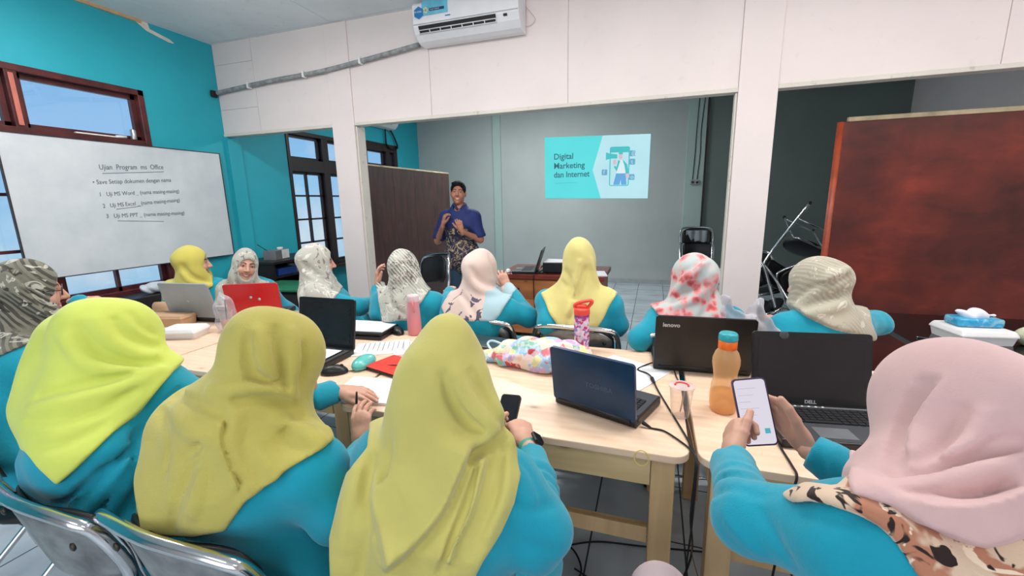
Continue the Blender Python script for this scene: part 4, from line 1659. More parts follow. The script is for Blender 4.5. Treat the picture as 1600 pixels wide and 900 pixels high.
m_pine = wood('pale_planed_pine', (230, 192, 160), (244, 216, 190), (120, 70, 40), ring=0.12, rough=0.42)
m_pine_leg = wood('pine_leg_timber', (186, 150, 104), (214, 180, 132), None, (9, 9, 1.2), ring=0.4)
m_pine_ap = wood('pine_apron_timber', (190, 160, 110), (214, 186, 138), (130, 90, 50), (1.2, 9, 9), ring=0.4)
m_chrome = plain('chrome_tube', (214, 214, 216), 0.16, 1.0, var=0.04)
m_vinyl = plain('black_vinyl', (20, 20, 22), 0.42, var=0.1)
m_plate = plain('worn_grey_chair_back_plate', (150, 152, 152), 0.4, 0.6, var=0.22, vscale=14)
m_rubber = plain('black_rubber', (18, 18, 18), 0.7)
m_screw = plain('dark_bolt', (70, 66, 60), 0.4, 0.8)


def table(label, x0, x1, y0, y1, top=.74, shelf=True):
    t = thing('wooden_table', label, 'table', ((x0 + x1) / 2, (y0 + y1) / 2, 0), 0, 'pine tables pushed into a row')
    w, d = x1 - x0, y1 - y0
    b = MB()
    pts = [(x, y, top - .026) for x, y in rrect(w, d, .055, 6)]
    b.prism(pts, (0, 0, .026))
    o = b.build('tabletop', m_pine, t)
    bv = o.modifiers.new('soft_edge', 'BEVEL'); bv.width = .004; bv.segments = 2; bv.limit_method = 'ANGLE'
    for sx in (-1, 1):
        for sy in (-1, 1):
            b = MB()
            b.box((sx * (w / 2 - .075), sy * (d / 2 - .055), (top - .026) / 2), (.072, .062, top - .027), bevel=.004)
            b.build('leg', m_pine_leg, t)
    for sy in (-1, 1):
        b = MB()
        b.box((0, sy * (d / 2 - .034), top - .076), (w - .225, .024, .098), bevel=.002)
        b.build('apron', m_pine_ap, t)
    for sx in (-1, 1):
        b = MB()
        b.box((sx * (w / 2 - .05), 0, top - .076), (.024, d - .175, .098), bevel=.002)
        b.build('apron', m_pine_ap, t)
    b = MB()
    b.box((0, -d / 2 + .075, .40), (w - .225, .03, .058), bevel=.003)
    b.build('stretcher', m_pine_leg, t)
    b = MB()
    b.box((0, d / 2 - .075, .40), (w - .225, .03, .058), bevel=.003)
    b.build('stretcher', m_pine_leg, t)
    return t


TZ = .74
table('pine table under the blue laptop, a yellow rubber band over its edge', -1.15, .135, 1.245, 2.172)
table('pine table under the open laptop with trackpad and the orange bottle', .158, 1.44, 1.245, 2.172)
table('pine table under the papers, red pouch and closed laptop', -2.335, -1.165, 1.35, 2.225)
table('pine table under the silver laptop and white food box', -3.62, -2.35, 1.35, 2.42)

# ---------------------------------------------------------------- folding chairs


def chair_proto(name='folding_chair'):
    t = thing(name, '', 'chair')
    # local: rear plane of the backrest near y = 0, facing +Y
    b = MB()
    top = smooth_path([(-.22, .42, .012), (-.23, .10, .50), (-.238, .045, .70), (-.225, .012, .80), (-.18, -.012, .835), (0, -.03, .845), (.18, -.012, .835), (.225, .012, .80), (.238, .045, .70), (.23, .10, .50), (.22, .42, .012)], 6)
    b.tube(top, .0145, 10)
    b.build('front_frame', m_chrome, t)
    b = MB()
    rear = smooth_path([(-.18, -.06, .012), (-.185, .18, .25), (-.19, .33, .385), (-.17, .40, .41), (0, .41, .412), (.17, .40, .41), (.19, .33, .385), (.185, .18, .25), (.18, -.06, .012)], 5)
    b.tube(rear, .011, 10)
    b.build('rear_frame', m_chrome, t)
    for y, z, w in ((.32, .17, .222), (-.02, .05, .18)):
        b = MB()
        b.tube([(-w, y, z), (w, y, z)], .008, 8)
        b.build('crossbar', m_chrome, t)
    # curved padded backrest and its metal plate
    n, m = 17, 9
    for nm, mt, dy, th, zlo, zhi, hw in (('backrest', m_vinyl, .012, .022, .60, .832, .212), ('back_plate', m_plate, -.006, .004, .615, .822, .205)):
        b = MB()
        G = np.zeros((n, m, 3)); G2 = np.zeros((n, m, 3))
        for i in range(n):
            for k in range(m):
                u = -1 + 2 * i / (n - 1); v = k / (m - 1)
                ex = (1 - abs(2 * v - 1) ** 4) ** .25
                x = u * hw * (.86 + .14 * ex)
                z = zlo + (zhi - zlo) * v - .03 * abs(u) ** 5 * v
                y = -.026 + .055 * u * u + dy + .045 * (1 - v)
                puff = th * (1 - abs(u) ** 6) * (.35 + .65 * math.sin(PI * min(max(v, .06), .94)))
                G[i, k] = (x, y, z); G2[i, k] = (x, y + puff, z)
        b.grid(G); b.grid(G2)
        for i in range(n - 1):
            for k in (0, m - 1):
                b.quad(G[i, k], G[i + 1, k], G2[i + 1, k], G2[i, k])
        for k in range(m - 1):
            for i in (0, n - 1):
                b.quad(G[i, k], G[i, k + 1], G2[i, k + 1], G2[i, k])
        bmesh.ops.remove_doubles(b.bm, verts=b.bm.verts, dist=.0004)
        b.build(nm, mt, t, smooth=True)
    for s in (-1, 1):
        b = MB()
        b.lathe([(.0, -.003), (.009, -.003), (.011, .001), (.006, .004), (.0, .004)], (s * .165, -.009, .76), 12, rot=(PI / 2, 0, 0), cap=False)
        b.build('bolt', m_screw, t)
    # seat
    b = MB()
    prof = [(.0, .385), (.19, .385), (.203, .395), (.205, .408), (.196, .420), (.15, .427), (.0, .43)]
    b.lathe(prof, (0, .23, 0), 28, sx=1.0, sy=.95, cap=False)
    b.build('seat', m_vinyl, t)
    for x, y in ((-.22, .42), (.22, .42), (-.18, -.06), (.18, -.06)):
        b = MB()
        b.lathe([(.013, .0), (.015, .004), (.015, .024), (.012, .03)], (x, y, 0), 10)
        b.build('foot_cap', m_rubber, t)
    return t


GC = 'black vinyl folding chairs with chrome frames'
CH = []


def chair(label, x, y, rz=0, z=0, rot=None, s=1.0):
    c = PROTO if not CH else copy_tree(PROTO)
    CH.append(c)
    c['label'] = label
    c['group'] = GC
    c.location = (x, y, z)
    c.rotation_euler = rot if rot else (0, 0, math.radians(rz))
    c.scale = (s, s, s)
    return c


PROTO = chair_proto()
# ================================================================ chairs in place
chair('folding chair with scuffed metal back, under the woman writing in olive yellow', -.945, .505, -2)
chair('folding chair under the woman in the lime headscarf, chrome tube sloping down', -1.385, .50, -4, s=.985)
chair('folding chair at the far left under the woman with glasses', -2.28, .66, -12)
chair('folding chair under the woman with the wrist watch', -.42, .40, -2, s=.96)
chair('folding chair under the woman reading her phone', .46, .235, 4)
for lab, d in (('folding chair behind the pink water bottle, under the woman leaning on her hand', (-1.49, 2.24, 0)),
               ('folding chair under the woman in the beige-pink headscarf', (-.97, 2.17, -2)),
               ('folding chair under the woman in the pale yellow headscarf, behind the tall tumbler', (-.385, 2.17, 0)),
               ('folding chair under the woman in the coral flower headscarf', (.19, 2.17, 8)),
               ('folding chair under the woman in the taupe headscarf', (.74, 2.18, 16)),
               ('folding chair under the woman beside the white post in profile', (-2.36, 2.60, -58))):
    chair(lab, d[0], d[1] + .05, d[2], s=.985)
chair('empty folding chair tilted in front of the standing man', -2.02, 4.0, 0, .0, (math.radians(-4), math.radians(8), math.radians(150)), 1.16)
chair('folding chair standing against the back wall, under the grey-topped one', .66, 7.30, 180)
chair('folding chair stacked on another at the back wall, grey cloth over its back', .64, 7.32, 180, .20)
m_cloth_grey = cloth('grey_chair_cloth', (150, 158, 162), 0.8)
b = MB()
G = np.array([[[.64 + u * .15, 7.295 - .03 - .03 * math.sin(3 * u) * v - .012 * math.sin(9 * u), 1.0 - .17 * v + .012 * math.sin(7 * u) * v] for v in np.linspace(0, 1, 10)] for u in np.linspace(-1, 1, 24)])
b.grid(G)
o = b.build('seat_cloth', m_cloth_grey)
so = o.modifiers.new('thick', 'SOLIDIFY'); so.thickness = .006
tag(o, 'grey cloth hung over the stacked chair at the back wall', 'cloth')
for lab, x, y, z, r, s in (('folded black chair leaning right of the white post, nearest the post', 1.20, 5.25, .02, (math.radians(-16), math.radians(20), math.radians(165)), 1.0),
                           ('folded black chair leaning in the middle of the dark chair heap', 1.52, 5.30, .06, (math.radians(-20), math.radians(38), math.radians(150)), 1.0),
                           ('folded black chair in the heap close to the red-brown panel', 1.86, 5.45, .02, (math.radians(-16), math.radians(24), math.radians(170)), 1.0),
                           ('upturned folding chair on top of the dark chair heap', 1.62, 5.75, 1.21, (math.radians(160), math.radians(26), math.radians(10)), 1.0),
                           ('folded black chair at the back of the heap, lowest to the floor', 1.32, 5.75, .0, (math.radians(8), math.radians(12), math.radians(200)), 1.0)):
    chair(lab, x, y, 0, z, r, s)

# ================================================================ dark partitions
m_panel = NT('dark_brown_stained_panel')
v = m_panel.coord('Object', (9, 9, 1.3))
v2 = m_panel.coord('Object')
c = m_panel.ramp(m_panel.noise(v, 2.0, 5, .6, .5), [(.3, (46, 26, 24)), (.7, (76, 44, 38))])
c = m_panel.mix(m_panel.ramp(m_panel.noise(v2, 3.5, 4), [(.55, (0, 0, 0, 1)), (.75, (.5, .5, .5, 1))]), c, (84, 66, 60))
m_panel.base(c); m_panel.set(Roughness=.45); m_panel = m_panel.m
m_red = NT('red_brown_stained_panel')
v = m_red.coord('Object', (1.2, 4, 2.2))
v2 = m_red.coord('Object')
c = m_red.ramp(m_red.noise(v, 2.2, 6, .62, .4), [(.28, (72, 20, 14)), (.72, (136, 48, 32))])
k = m_red.ramp(m_red.noise(m_red.coord('Object', (1, 1, .8)), 1.6, 4), [(.42, (.45, .45, .45, 1)), (.62, (1, 1, 1, 1))])
m_red.base(m_red.mix(1.0, c, k, 'MULTIPLY')); m_red.set(Roughness=.38)
m_red.bump(m_red.noise(v2, 30, 4), .12, .004); m_red = m_red.m
m_redpost = plain('orange_brown_edge_post', (168, 74, 46), .4, var=.12)
m_strip = plain('raw_edge_strip', (176, 160, 130), .7, var=.15)

t = thing('room_divider', 'tall dark brown wooden panel standing behind the white post', 'room divider', (-3.10, 5.22, 0), math.atan2(6.17 - 4.28, .09))
L = 1.89
b = MB()
for k in range(4):
    b.rng((-L / 2 + L * k / 4 + .0015, -.02, .04), (-L / 2 + L * (k + 1) / 4 - .0015, .02, 1.93))
b.rng((-L / 2 + .01, -.012, .06), (L / 2 - .01, .012, 1.925))
b.build('panel', m_panel, t)
b = MB(); b.rng((-L / 2, -.024, 1.93), (L / 2, .024, 1.95), .003); b.build('top_strip', m_strip, t)
for sx in (-1, 1):
    b = MB(); b.rng((sx * (L / 2 - .02) - .03, -.22, 0), (sx * (L / 2 - .02) + .03, .22, .04), .005); b.build('foot', m_panel, t)

t = thing('room_divider', 'tall red-brown wooden panel with orange edge on the right', 'room divider', (2.25, 4.02, 0))
b = MB()
b.rng((-.93, -.02, .02), (1.1, .02, 2.035), .004)
b.build('panel', m_red, t)
b = MB(); b.tube([(-.942, -.004, 0), (-.942, -.004, 2.035)], .024, 12); b.build('edge_post', m_redpost, t)
b = MB(); b.rng((-.90, -.018, 2.035), (1.1, .018, 2.068), .004); b.build('top_strip', m_strip, t)
b = MB(); b.rng((-.90, -.25, 0), (-.82, .25, .02), .004); b.rng((.95, -.25, 0), (1.03, .25, .02), .004); b.build('foot', m_red, t)

# ================================================================ whiteboard
m_wb = NT('whiteboard_enamel')
v = m_wb.coord('Object')
m_wb.base(m_wb.ramp(m_wb.noise(v, 4, 5, .6), [(.3, (196, 204, 210)), (.7, (212, 218, 222))]))
m_wb.set(Roughness=.3); m_wb = m_wb.m
m_wbf = plain('dark_board_edge', (52, 46, 52), .4)
m_ink = plain('black_marker_ink', (88, 92, 106), .6)
X0 = XL + .045
t = thing('whiteboard', 'large whiteboard with handwriting hung across the window', 'whiteboard', (X0, 2.75, 1.52))
b = MB(); b.rng((-.012, -.845, -.545), (.004, .85, .545)); b.build('board', m_wb, t)
b = MB()
for a, c in (((-.014, -.852, .543), (.008, .857, .551)), ((-.014, -.852, -.551), (.008, .857, -.543)), ((-.014, .848, -.551), (.008, .857, .551)), ((-.014, -.852, -.551), (.008, -.843, .551))):
    b.rng(a, c)
b.build('board_frame', m_wbf, t)


def wall_line(s, px, py, px2, py2, size, shear=.12):
    p, q = atx(px, py, X0 + .0055), atx(px2, py2, X0 + .0055)
    o = text_mesh('handwriting', s, size, m_ink, None, None, .0004, shear=shear)
    xs = [v.co.x for v in o.data.vertices]
    dv = (q - p) / (max(xs) - min(xs))
    base = p - np.array(t.location)
    n = nrm(q - p)
    o.data.transform(Matrix(((0, 0, 1, base[0]), (dv[1], -n[2], 0, base[1]), (dv[2], n[1], 0, base[2]), (0, 0, 0, 1))))
    o.parent = t


wall_line('Ujian  Program  ms  Office', 155, 265, 255, 264.5, .062)
wall_line('• Save Setiap dokumen dengan nama', 145, 288, 267, 284, .052)
wall_line('1   Uji MS Word _ (nama masing-masing)', 155, 307, 279, 301, .050)
wall_line('2   Uji MS Excel _ (nama masing-masing)', 161, 325, 281, 315, .050)
wall_line('3   Uji MS PPT _ (nama masing-masing)', 166, 341, 288, 335, .050)
b = MB()
for (a, c) in (((160, 271), (256, 268.5)), ((182, 327), (221, 322)), ((184, 345), (256, 346))):
    p, q = atx(a[0], a[1], X0 + .005), atx(c[0], c[1], X0 + .005)
    b.tube([Vector(p) - t.location, Vector(q) - t.location], .0022, 5)
b.build('underline', m_ink, t)

m_alu = plain('brushed_aluminium', (190, 192, 194), .3, .9)
m_wplastic = plain('white_plastic', (232, 232, 230), .4)
z = 2.121
b = MB(); b.box((XL - .016, 2.56, z + .006), (.03, .30, .011), bevel=.002); b.tube([(XL - .016, 2.70, z + .011), (XL - .016, 2.78, z + .016)], .012, 8)
o = b.build('board_ruler', m_wplastic); tag(o, 'white ruler lying on the window rail above the whiteboard', 'ruler')
t = thing('tin_can', 'small silver can standing on the window rail', 'can', (XL - .022, 2.845, z))
b = MB(); b.lathe([(.023, 0), (.024, .003), (.024, .083), (.0225, .086)], n=20); b.build('can_body', m_alu, t)
b = MB(); b.lathe([(.0235, .084), (.025, .086), (.0235, .089), (.02, .087)], n=20, cap=False); b.build('rim', m_chrome, t)

# ================================================================ air conditioners
m_acw = plain('white_ac_plastic', (226, 226, 230), .35, var=.02)
m_acd = plain('dark_vent_slot', (28, 26, 28), .6)
m_acg = plain('grey_ac_edge', (176, 178, 182), .4)


def aircon(label, loc, rz, W, Hh=.29, D=.21, sticker=True):
    t = thing('air_conditioner', label, 'air conditioner', loc, rz)
    # local: back on y = 0, front towards -Y, bottom z = 0
    prof = [(0, 0), (-.08, -.002), (-.13, .012), (-D + .03, .055), (-D + .004, .105), (-D, .14), (-D, Hh - .02), (-D + .02, Hh), (0, Hh)]
    b = MB()
    b.prism([(-W / 2, y, z) for y, z in prof], (W, 0, 0))
    o = b.build('housing', m_acw, t)
    bv = o.modifiers.new('soft_edge', 'BEVEL'); bv.width = .006; bv.segments = 2; bv.limit_method = 'ANGLE'
    b = MB()
    b.rng((-W / 2 + .004, -D - .004, .118), (W / 2 - .004, -D + .002, .124))
    b.build('panel_seam', m_acg, t)
    # the outlet slot on the sloping lower front
    p0, p1 = Vector((0, -D + .0025, .110)), Vector((0, -D + .0295, .056))
    n = Vector((0, -(p0 - p1).z, (p0 - p1).y)).normalized()
    n = Vector((0, -abs(n.y), -abs(n.z)))
    dv = (p0 - p1)
    x0, x1 = -W / 2 + .05, W / 2 - .19
    b = MB()
    b.prism([Vector((x0, 0, 0)) + p1 + n * .003, Vector((x1, 0, 0)) + p1 + n * .003, Vector((x1, 0, 0)) + p0 + n * .003, Vector((x0, 0, 0)) + p0 + n * .003], n * .003)
    b.build('outlet', m_acd, t)
    b = MB()
    for fr in (.08, .48):
        b.tube([Vector((x0, 0, 0)) + p1 + dv * fr + n * .009, Vector((x1, 0, 0)) + p1 + dv * fr + n * .009], .0038, 6)
    nb = 7
    for k in range(nb + 1):
        xx = x0 + (x1 - x0) * k / nb
        b.tube([Vector((xx, 0, 0)) + p1 + dv * .08 + n * .009, Vector((xx, 0, 0)) + p1 + dv * .48 + n * .009], .0042, 6)
    b.build('louver', m_acw, t)
    b = MB()
    b.rng((W / 2 - .125, -D - .0015, .085), (W / 2 - .095, -D + .03, .10))
    b.build('display', m_acd, t)
    return t


ac = aircon('white wall air conditioner with blue sticker, on the boarded beam', (-1.535, YB + .005, 2.845), 0, .93)
D = .21
m_st = plain('blue_sticker', (104, 186, 214), .4, var=.1)
m_hex = plain('deep_blue_sticker', (24, 120, 186), .4)
m_petal = plain('pale_petal', (230, 234, 190), .5)
m_navyp = plain('navy_print', (26, 44, 84), .5)
b = MB(); b.rng((-.37, -D - .0062, .178), (-.135, -D - .0046, .288)); stk = b.build('sticker', m_st, ac)
b = MB(); b.prism([(-.40 + .048 * math.cos(a), -D - .0075, .205 + .048 * math.sin(a)) for a in [PI / 6 + k * PI / 3 for k in range(6)]], (0, .0012, 0)); b.build('badge', m_hex, ac)
text_mesh('badge_lettering', 'R-410A', .021, m_wplastic, ac, frame4((-.437, -D - .0085, .205), (1, 0, 0), (0, 0, 1)), .0003)
b = MB()
for k in range(5):
    a = k * 2 * PI / 5
    b.lathe([(.0, 0), (.011, .0), (.011, .001), (0, .001)], (-.335 + .013 * math.cos(a), -D - .0085, .215 + .013 * math.sin(a)), 10, rot=(PI / 2, 0, 0), cap=False)
b.build('flower_print', m_petal, stk)
b = MB(); b.rng((-.30, -D - .0075, .205), (-.165, -D - .006, .225)); b.build('print_bar', m_navyp, stk)
text_mesh('lettering', 'SMART INVERTER', .011, m_wplastic, stk, frame4((-.293, -D - .0082, .2105), (1, 0, 0), (0, 0, 1)), .0003)
b = MB(); b.rng((-.16, -D - .0055, .150), (-.115, -D - .004, .158)); b.build('maker_mark', m_hex, ac)
aircon('white air conditioner high on the teal wall of the back room', (XL + .005, 6.43, 2.77), PI / 2, 1.02)
b = MB()
b.tube(smooth_path([(XL + .05, 6.75, 2.77), (XL + .05, 6.75, 2.62), (XL + .03, 6.80, 2.52), (XL + .03, 6.95, 2.46), (XL + .04, 7.12, 2.50), (XL + .05, 7.02, 2.66), (XL + .06, 6.9, 2.77)], 6), .014, 8)
tag(b.build('drain_hose', m_rubber), 'dark hose looping below the back-room air conditioner', 'hose')

t = thing('pipe_conduit', 'grey taped pipe running along the beam to the teal wall', 'pipe', (-3.3, YB - .02, 2.78))
pp = [atx(333, 147, XL + .01)] + [aty(*p, YB - .024) for p in ((345, 144), (420, 127), (500, 112), (580, 91), (655, 70))]
m_pipe = plain('grey_lagging_tape', (150, 152, 154), .6, var=.2, vscale=20)
b = MB(); b.tube([Vector(p) - t.location for p in smooth_path(pp, 5)], .021, 10); b.build('pipe', m_pipe, t)
for k in (1.6, 2.7, 3.8):
    i = int(k); p = Vector(pp[i]).lerp(Vector(pp[i + 1]), k - i) - t.location
    b = MB(); b.box(p, (.02, .052, .058), bevel=.004); b.build('clamp', m_wplastic, t)
b = MB(); b.box(Vector(pp[0]) - t.location + Vector((.012, 0, 0)), (.03, .07, .07), bevel=.012); b.build('end_boot', m_rubber, t)
b = MB()
b.tube(smooth_path([aty(812, 0, YB - .004), aty(828, 18, YB - .004), aty(836, 30, YB - .004), aty(828, 40, YB - .004), aty(812, 41, YB - .004)], 6), .0028, 6)
tag(b.build('loose_wire', plain('off_white_wire', (206, 196, 186), .5)), 'thin white wire hanging beside the air conditioner on the beam', 'wire')

# ================================================================ projected slide
def glow(name, rgb, k=.93):
    t = NT(name)
    c = lin(rgb)
    n = t.noise(t.coord('Object'), 2.0, 2)
    col = t.ramp(n, [(.3, tuple(x * .94 for x in c[:3]) + (1,)), (.7, c)])
    t.base((.02, .02, .02, 1)); t.set(Roughness=.9)
    t.link(col, t.b.inputs['Emission Color'])
    t.b.inputs['Emission Strength'].default_value = k
    return t.m


QY = YBACK - .006
QC = [aty(851, 215, QY), aty(1017, 209, QY), aty(1012, 310, QY), aty(852, 310, QY)]


def sl(u, v, d=0.0):
    a = QC[0] * (1 - u) + QC[1] * u; c = QC[3] * (1 - u) + QC[2] * u
    p = a * (1 - v) + c * v
    return (p[0], QY - d, p[2])


t = thing('projected_slide', 'bright turquoise slide projected on the pale back wall', 'slide', (0, 0, 0))


def slpoly(name, pts, m, d, par=None):
    b = MB(); b.prism([sl(u, v, d) for u, v in pts], (0, .0008, 0)); return b.build(name, m, par or t)


g_cyan, g_white, g_text = glow('slide_turquoise', (92, 226, 230)), glow('slide_pale_blue', (190, 236, 246)), glow('slide_dark_text', (44, 108, 122))
g_teal, g_blue, g_skinc, g_shirt, g_mid = glow('slide_teal', (74, 200, 204)), glow('slide_blue', (104, 172, 226)), glow('slide_skin', (222, 196, 206)), glow('slide_shirt', (226, 244, 250)), glow('slide_icon', (110, 176, 206))
g_fade = glow('slide_soft_line', (84, 190, 206))
slpoly('slide_ground', [(0, 0), (1, 0), (1, 1), (0, 1)], g_cyan, 0)
slpoly('slide_field', [(.565, 0.0), (1, 0), (1, 1), (.56, 1), (.475, .54)], g_white, .001)
ux = Vector(sl(1, .5)) - Vector(sl(0, .5)); H0 = QC[0][2] - QC[3][2]
for s, v, wd in (('Digital', .36, .19), ('Marketing', .51, .305), ('dan Internet', .655, .355)):
    o = text_mesh('slide_title', s, .145, g_text, t, None, .0004, bold=.0022)
    xs = [q.co.x for q in o.data.vertices]
    sx = ux.length * wd / (max(xs) - min(xs))
    p = sl(.09, v, .002)
    o.data.transform(Matrix(((sx, 0, 0, p[0]), (0, 0, -1, p[1]), (0, 1.0, 0, p[2]), (0, 0, 0, 1))))
slpoly('slide_rule', [(.10, .745), (.33, .735), (.33, .741), (.10, .751)], g_fade, .002)


def slrr(name, u0, v0, u1, v1, r, m, d, par=None):
    w_, h_ = (u1 - u0), (v1 - v0)
    asp = ux.length / H0
    pts = [((u0 + u1) / 2 + x / asp, (v0 + v1) / 2 + y) for x, y in rrect(w_ * asp, h_, r)]
    return slpoly(name, pts, m, d, par)


slrr('phone_outline', .635, .18, .82, .80, .03, g_teal, .002)
slrr('phone_field', .645, .27, .81, .785, .012, g_white, .003)
slpoly('figure_trousers', [(.70, .60), (.79, .60), (.80, .78), (.75, .78), (.745, .70), (.735, .78), (.675, .78)], g_blue, .004)
slpoly('figure_shirt', [(.715, .39), (.76, .39), (.79, .46), (.785, .60), (.705, .60), (.70, .46)], g_shirt, .004)
slpoly('figure_jacket', [(.755, .38), (.80, .46), (.818, .60), (.79, .61), (.775, .48)], g_teal, .005)
slpoly('figure_jacket', [(.715, .39), (.735, .40), (.705, .57), (.675, .49), (.69, .48), (.70, .50)], g_teal, .005)
slpoly('figure_hand', [(.665, .39), (.695, .38), (.70, .45), (.675, .47)], g_skinc, .006)
slpoly('figure_hand', [(.785, .61), (.815, .60), (.825, .66), (.795, .68)], g_skinc, .006)
slpoly('figure_head', [(.722, .29), (.752, .29), (.752, .36), (.737, .39), (.722, .36)], g_skinc, .005)
slpoly('figure_hair', [(.718, .30), (.722, .26), (.755, .265), (.756, .30)], g_teal, .006)
slpoly('megaphone', [(.60, .265), (.635, .285), (.705, .30), (.705, .365), (.645, .365), (.60, .385)], g_teal, .0065)
for nm, u, v, ch in (('icon_square', .59, .58, 'f'), ('icon_square', .845, .42, 't'), ('icon_square', .845, .66, 'o'), ('icon_square', .845, .29, '@')):
    s = .026
    slrr(nm, u - s, v - s * 1.75, u + s, v + s * 1.75, .012, g_mid, .003)
    p = sl(u - .011, v + .028, .0045)
    text_mesh('icon_mark', ch, .10, g_white, t, Matrix(((1, 0, 0, p[0]), (0, 0, -1, p[1]), (0, 1, 0, p[2]), (0, 0, 0, 1))), .0004)

# sockets and their wires on the green pilaster
m_sock = plain('grey_socket_box', (150, 152, 148), .5)
yp = YBACK - .05
t = thing('wall_socket', 'pair of surface sockets with two wires on the right pilaster', 'socket', (.62, yp, 1.75))
for k, px in enumerate((1082, 1089)):
    p = Vector(aty(px, 285, yp)) - t.location
    b = MB(); b.box(p + Vector((0, -.018, 0)), (.065, .034, .075), bevel=.006); sb = b.build('socket_box', m_sock, t)
    b = MB(); b.lathe([(0, 0), (.02, 0), (.02, .002), (0, .002)], p + Vector((0, -.0355, 0)), 14, rot=(PI / 2, 0, 0), cap=False); b.build('socket_face', m_acd, sb)
    top = (1094, 1103)[k]
    w_ = [aty(px, 280, yp - .008), aty(px + 4 + k, 240, yp - .008), aty(px + 7, 200, yp - .008), aty(top, 148, yp - .008)]
    b = MB(); b.tube([Vector(q) - t.location for q in smooth_path(w_, 5)], .006, 6); b.build('wire', m_rubber, t)
# ================================================================ laptops
m_lapk = plain('black_laptop_plastic', (24, 23, 25), .38, var=.08)
m_scr = plain('dark_laptop_screen', (38, 34, 36), .22, var=.08)
m_key = plain('black_keys', (30, 30, 33), .5)
m_lapg = plain('silver_laptop_plastic', (158, 168, 174), .38, .25, var=.04)
m_lapr = plain('red_glossy_lid', (196, 18, 26), .28, var=.05)
m_lapb = plain('dark_blue_lid', (20, 58, 92), .3, .15, var=.12, vscale=12)
m_dgrey = plain('dark_grey_plastic', (70, 72, 76), .4)
m_mgrey = plain('mid_grey_plastic', (128, 130, 134), .35, .3)
m_logo = plain('pale_metal_logo', (214, 216, 220), .3, .4)
m_led = plain('white_led', (240, 240, 240), .4)
GL = 'laptops open on the tables'


def laptop(label, hx, hy, z, yaw, W, Dp, lid, lidm, basem, deckm, palm=None, th=.026, logo=None, logosize=.02, logopos=(0, .5), scrlogo=None, lidh=None, lidth=.012, group=GL, key=True, edge=0):
    """hinge centre on the surface z; base runs towards local -Y; lid = opening angle"""
    t = thing('laptop', label, 'laptop', (hx, hy, z), math.radians(yaw), group)
    b = MB()
    b.box((0, -Dp / 2, th / 2 + .001), (W, Dp, th), bevel=.006)
    base = b.build('base', basem, t)
    b = MB(); b.rng((-W / 2 + .006, -Dp + .006, th + .0005), (W / 2 - .006, -.03, th + .0022)); b.build('deck', deckm, base)
    if key:
        b = MB()
        kw, x0, y0 = (W - .05), -W / 2 + .025, -.045
        rows, cols = 6, 15
        for r in range(rows):
            for c in range(cols):
                if r == rows - 1 and 4 <= c <= 8:
                    if c == 4:
                        b.box((x0 + kw * 6.5 / cols, y0 - .0175 * r - .009, th + .004), (kw * 5 / cols - .003, .0145, .005))
                    continue
                b.box((x0 + kw * (c + .5) / cols, y0 - .0175 * r - .009, th + .004), (kw / cols - .003, .0145, .005))
        b.build('keyboard', m_key, base)
        b = MB(); b.rng((-.075, -Dp + .02, th + .002), (.03, -Dp + .085, th + .0035)); b.build('trackpad', palm or m_mgrey, base)
    a = math.radians(lid - 90)
    R = Matrix.Rotation(-a, 4, 'X')
    Lh = lidh or Dp * .97
    # lid local: XZ plane standing on the hinge; screen faces -Y
    T = Matrix.Translation((0, 0, th * .75)) @ R
    b = MB()
    pts = [(x, -lidth / 2, zz + Lh / 2) for x, zz in rrect(W, Lh, .012, 4)]
    b.prism(pts, (0, lidth, 0))
    b.bm.transform(T)
    ld = b.build('lid', lidm, t)
    b = MB(); b.rng((-W / 2 + .004, -lidth / 2 - .0012, .006), (W / 2 - .004, -lidth / 2 + .001, Lh - .005)); b.bm.transform(T); b.build('bezel', m_lapk, ld)
    b = MB(); b.rng((-W / 2 + .02, -lidth / 2 - .002, .03), (W / 2 - .02, -lidth / 2 - .0005, Lh - .022)); b.bm.transform(T); b.build('screen', m_scr, ld)
    b = MB(); b.tube([(-W / 2 + .02, .002, th * .75), (W / 2 - .02, .002, th * .75)], .0085, 10); b.build('hinge', basem, t)
    if logo:
        text_mesh('lid_lettering', logo, logosize, m_logo, ld, T @ Matrix(((-1, 0, 0, logopos[0]), (0, 0, 1, lidth / 2 + .0008), (0, 1, 0, Lh * logopos[1]), (0, 0, 0, 1))), .0004, align='CENTER', bold=.0006)
    if scrlogo:
        text_mesh('bezel_lettering', scrlogo, .017, m_logo, ld, T @ Matrix(((1, 0, 0, 0), (0, 0, -1, -lidth / 2 - .0022), (0, 1, 0, .010), (0, 0, 0, 1))), .0003, align='CENTER', bold=.0006)
    return t, base, ld, T, Lh


ZT = TZ + .0005
t, base, ld, T, Lh = laptop('large black open laptop with grey trackpad, facing the camera at the right', .556, 1.672, ZT, 8, .385, .262, 101, m_lapk, m_lapk, m_dgrey, m_mgrey, th=.03, scrlogo='DELL', lidh=.262)
b = MB(); b.rng((-.19, -.036, .0305), (.19, -.026, .0335)); b.build('media_strip', m_mgrey, base)
for k in range(5):
    b = MB(); b.lathe([(0, 0), (.004, 0), (.004, .0015), (0, .0015)], (-.06 + .022 * k, -.031, .0335), 10, cap=False); b.build('media_button', m_led, base)
b = MB(); b.lathe([(.0, 0), (.012, .0), (.014, .001), (.012, .002), (0, .002)], (-.09, -.008, .2505), 14, sx=1.2, rot=(PI / 2, 0, 0), cap=False); b.bm.transform(T); b.build('latch', m_dgrey, ld)
b = MB(); b.rng((.04, -.2615, .018), (.10, -.258, .021)); b.build('latch_strip', m_dgrey, base)

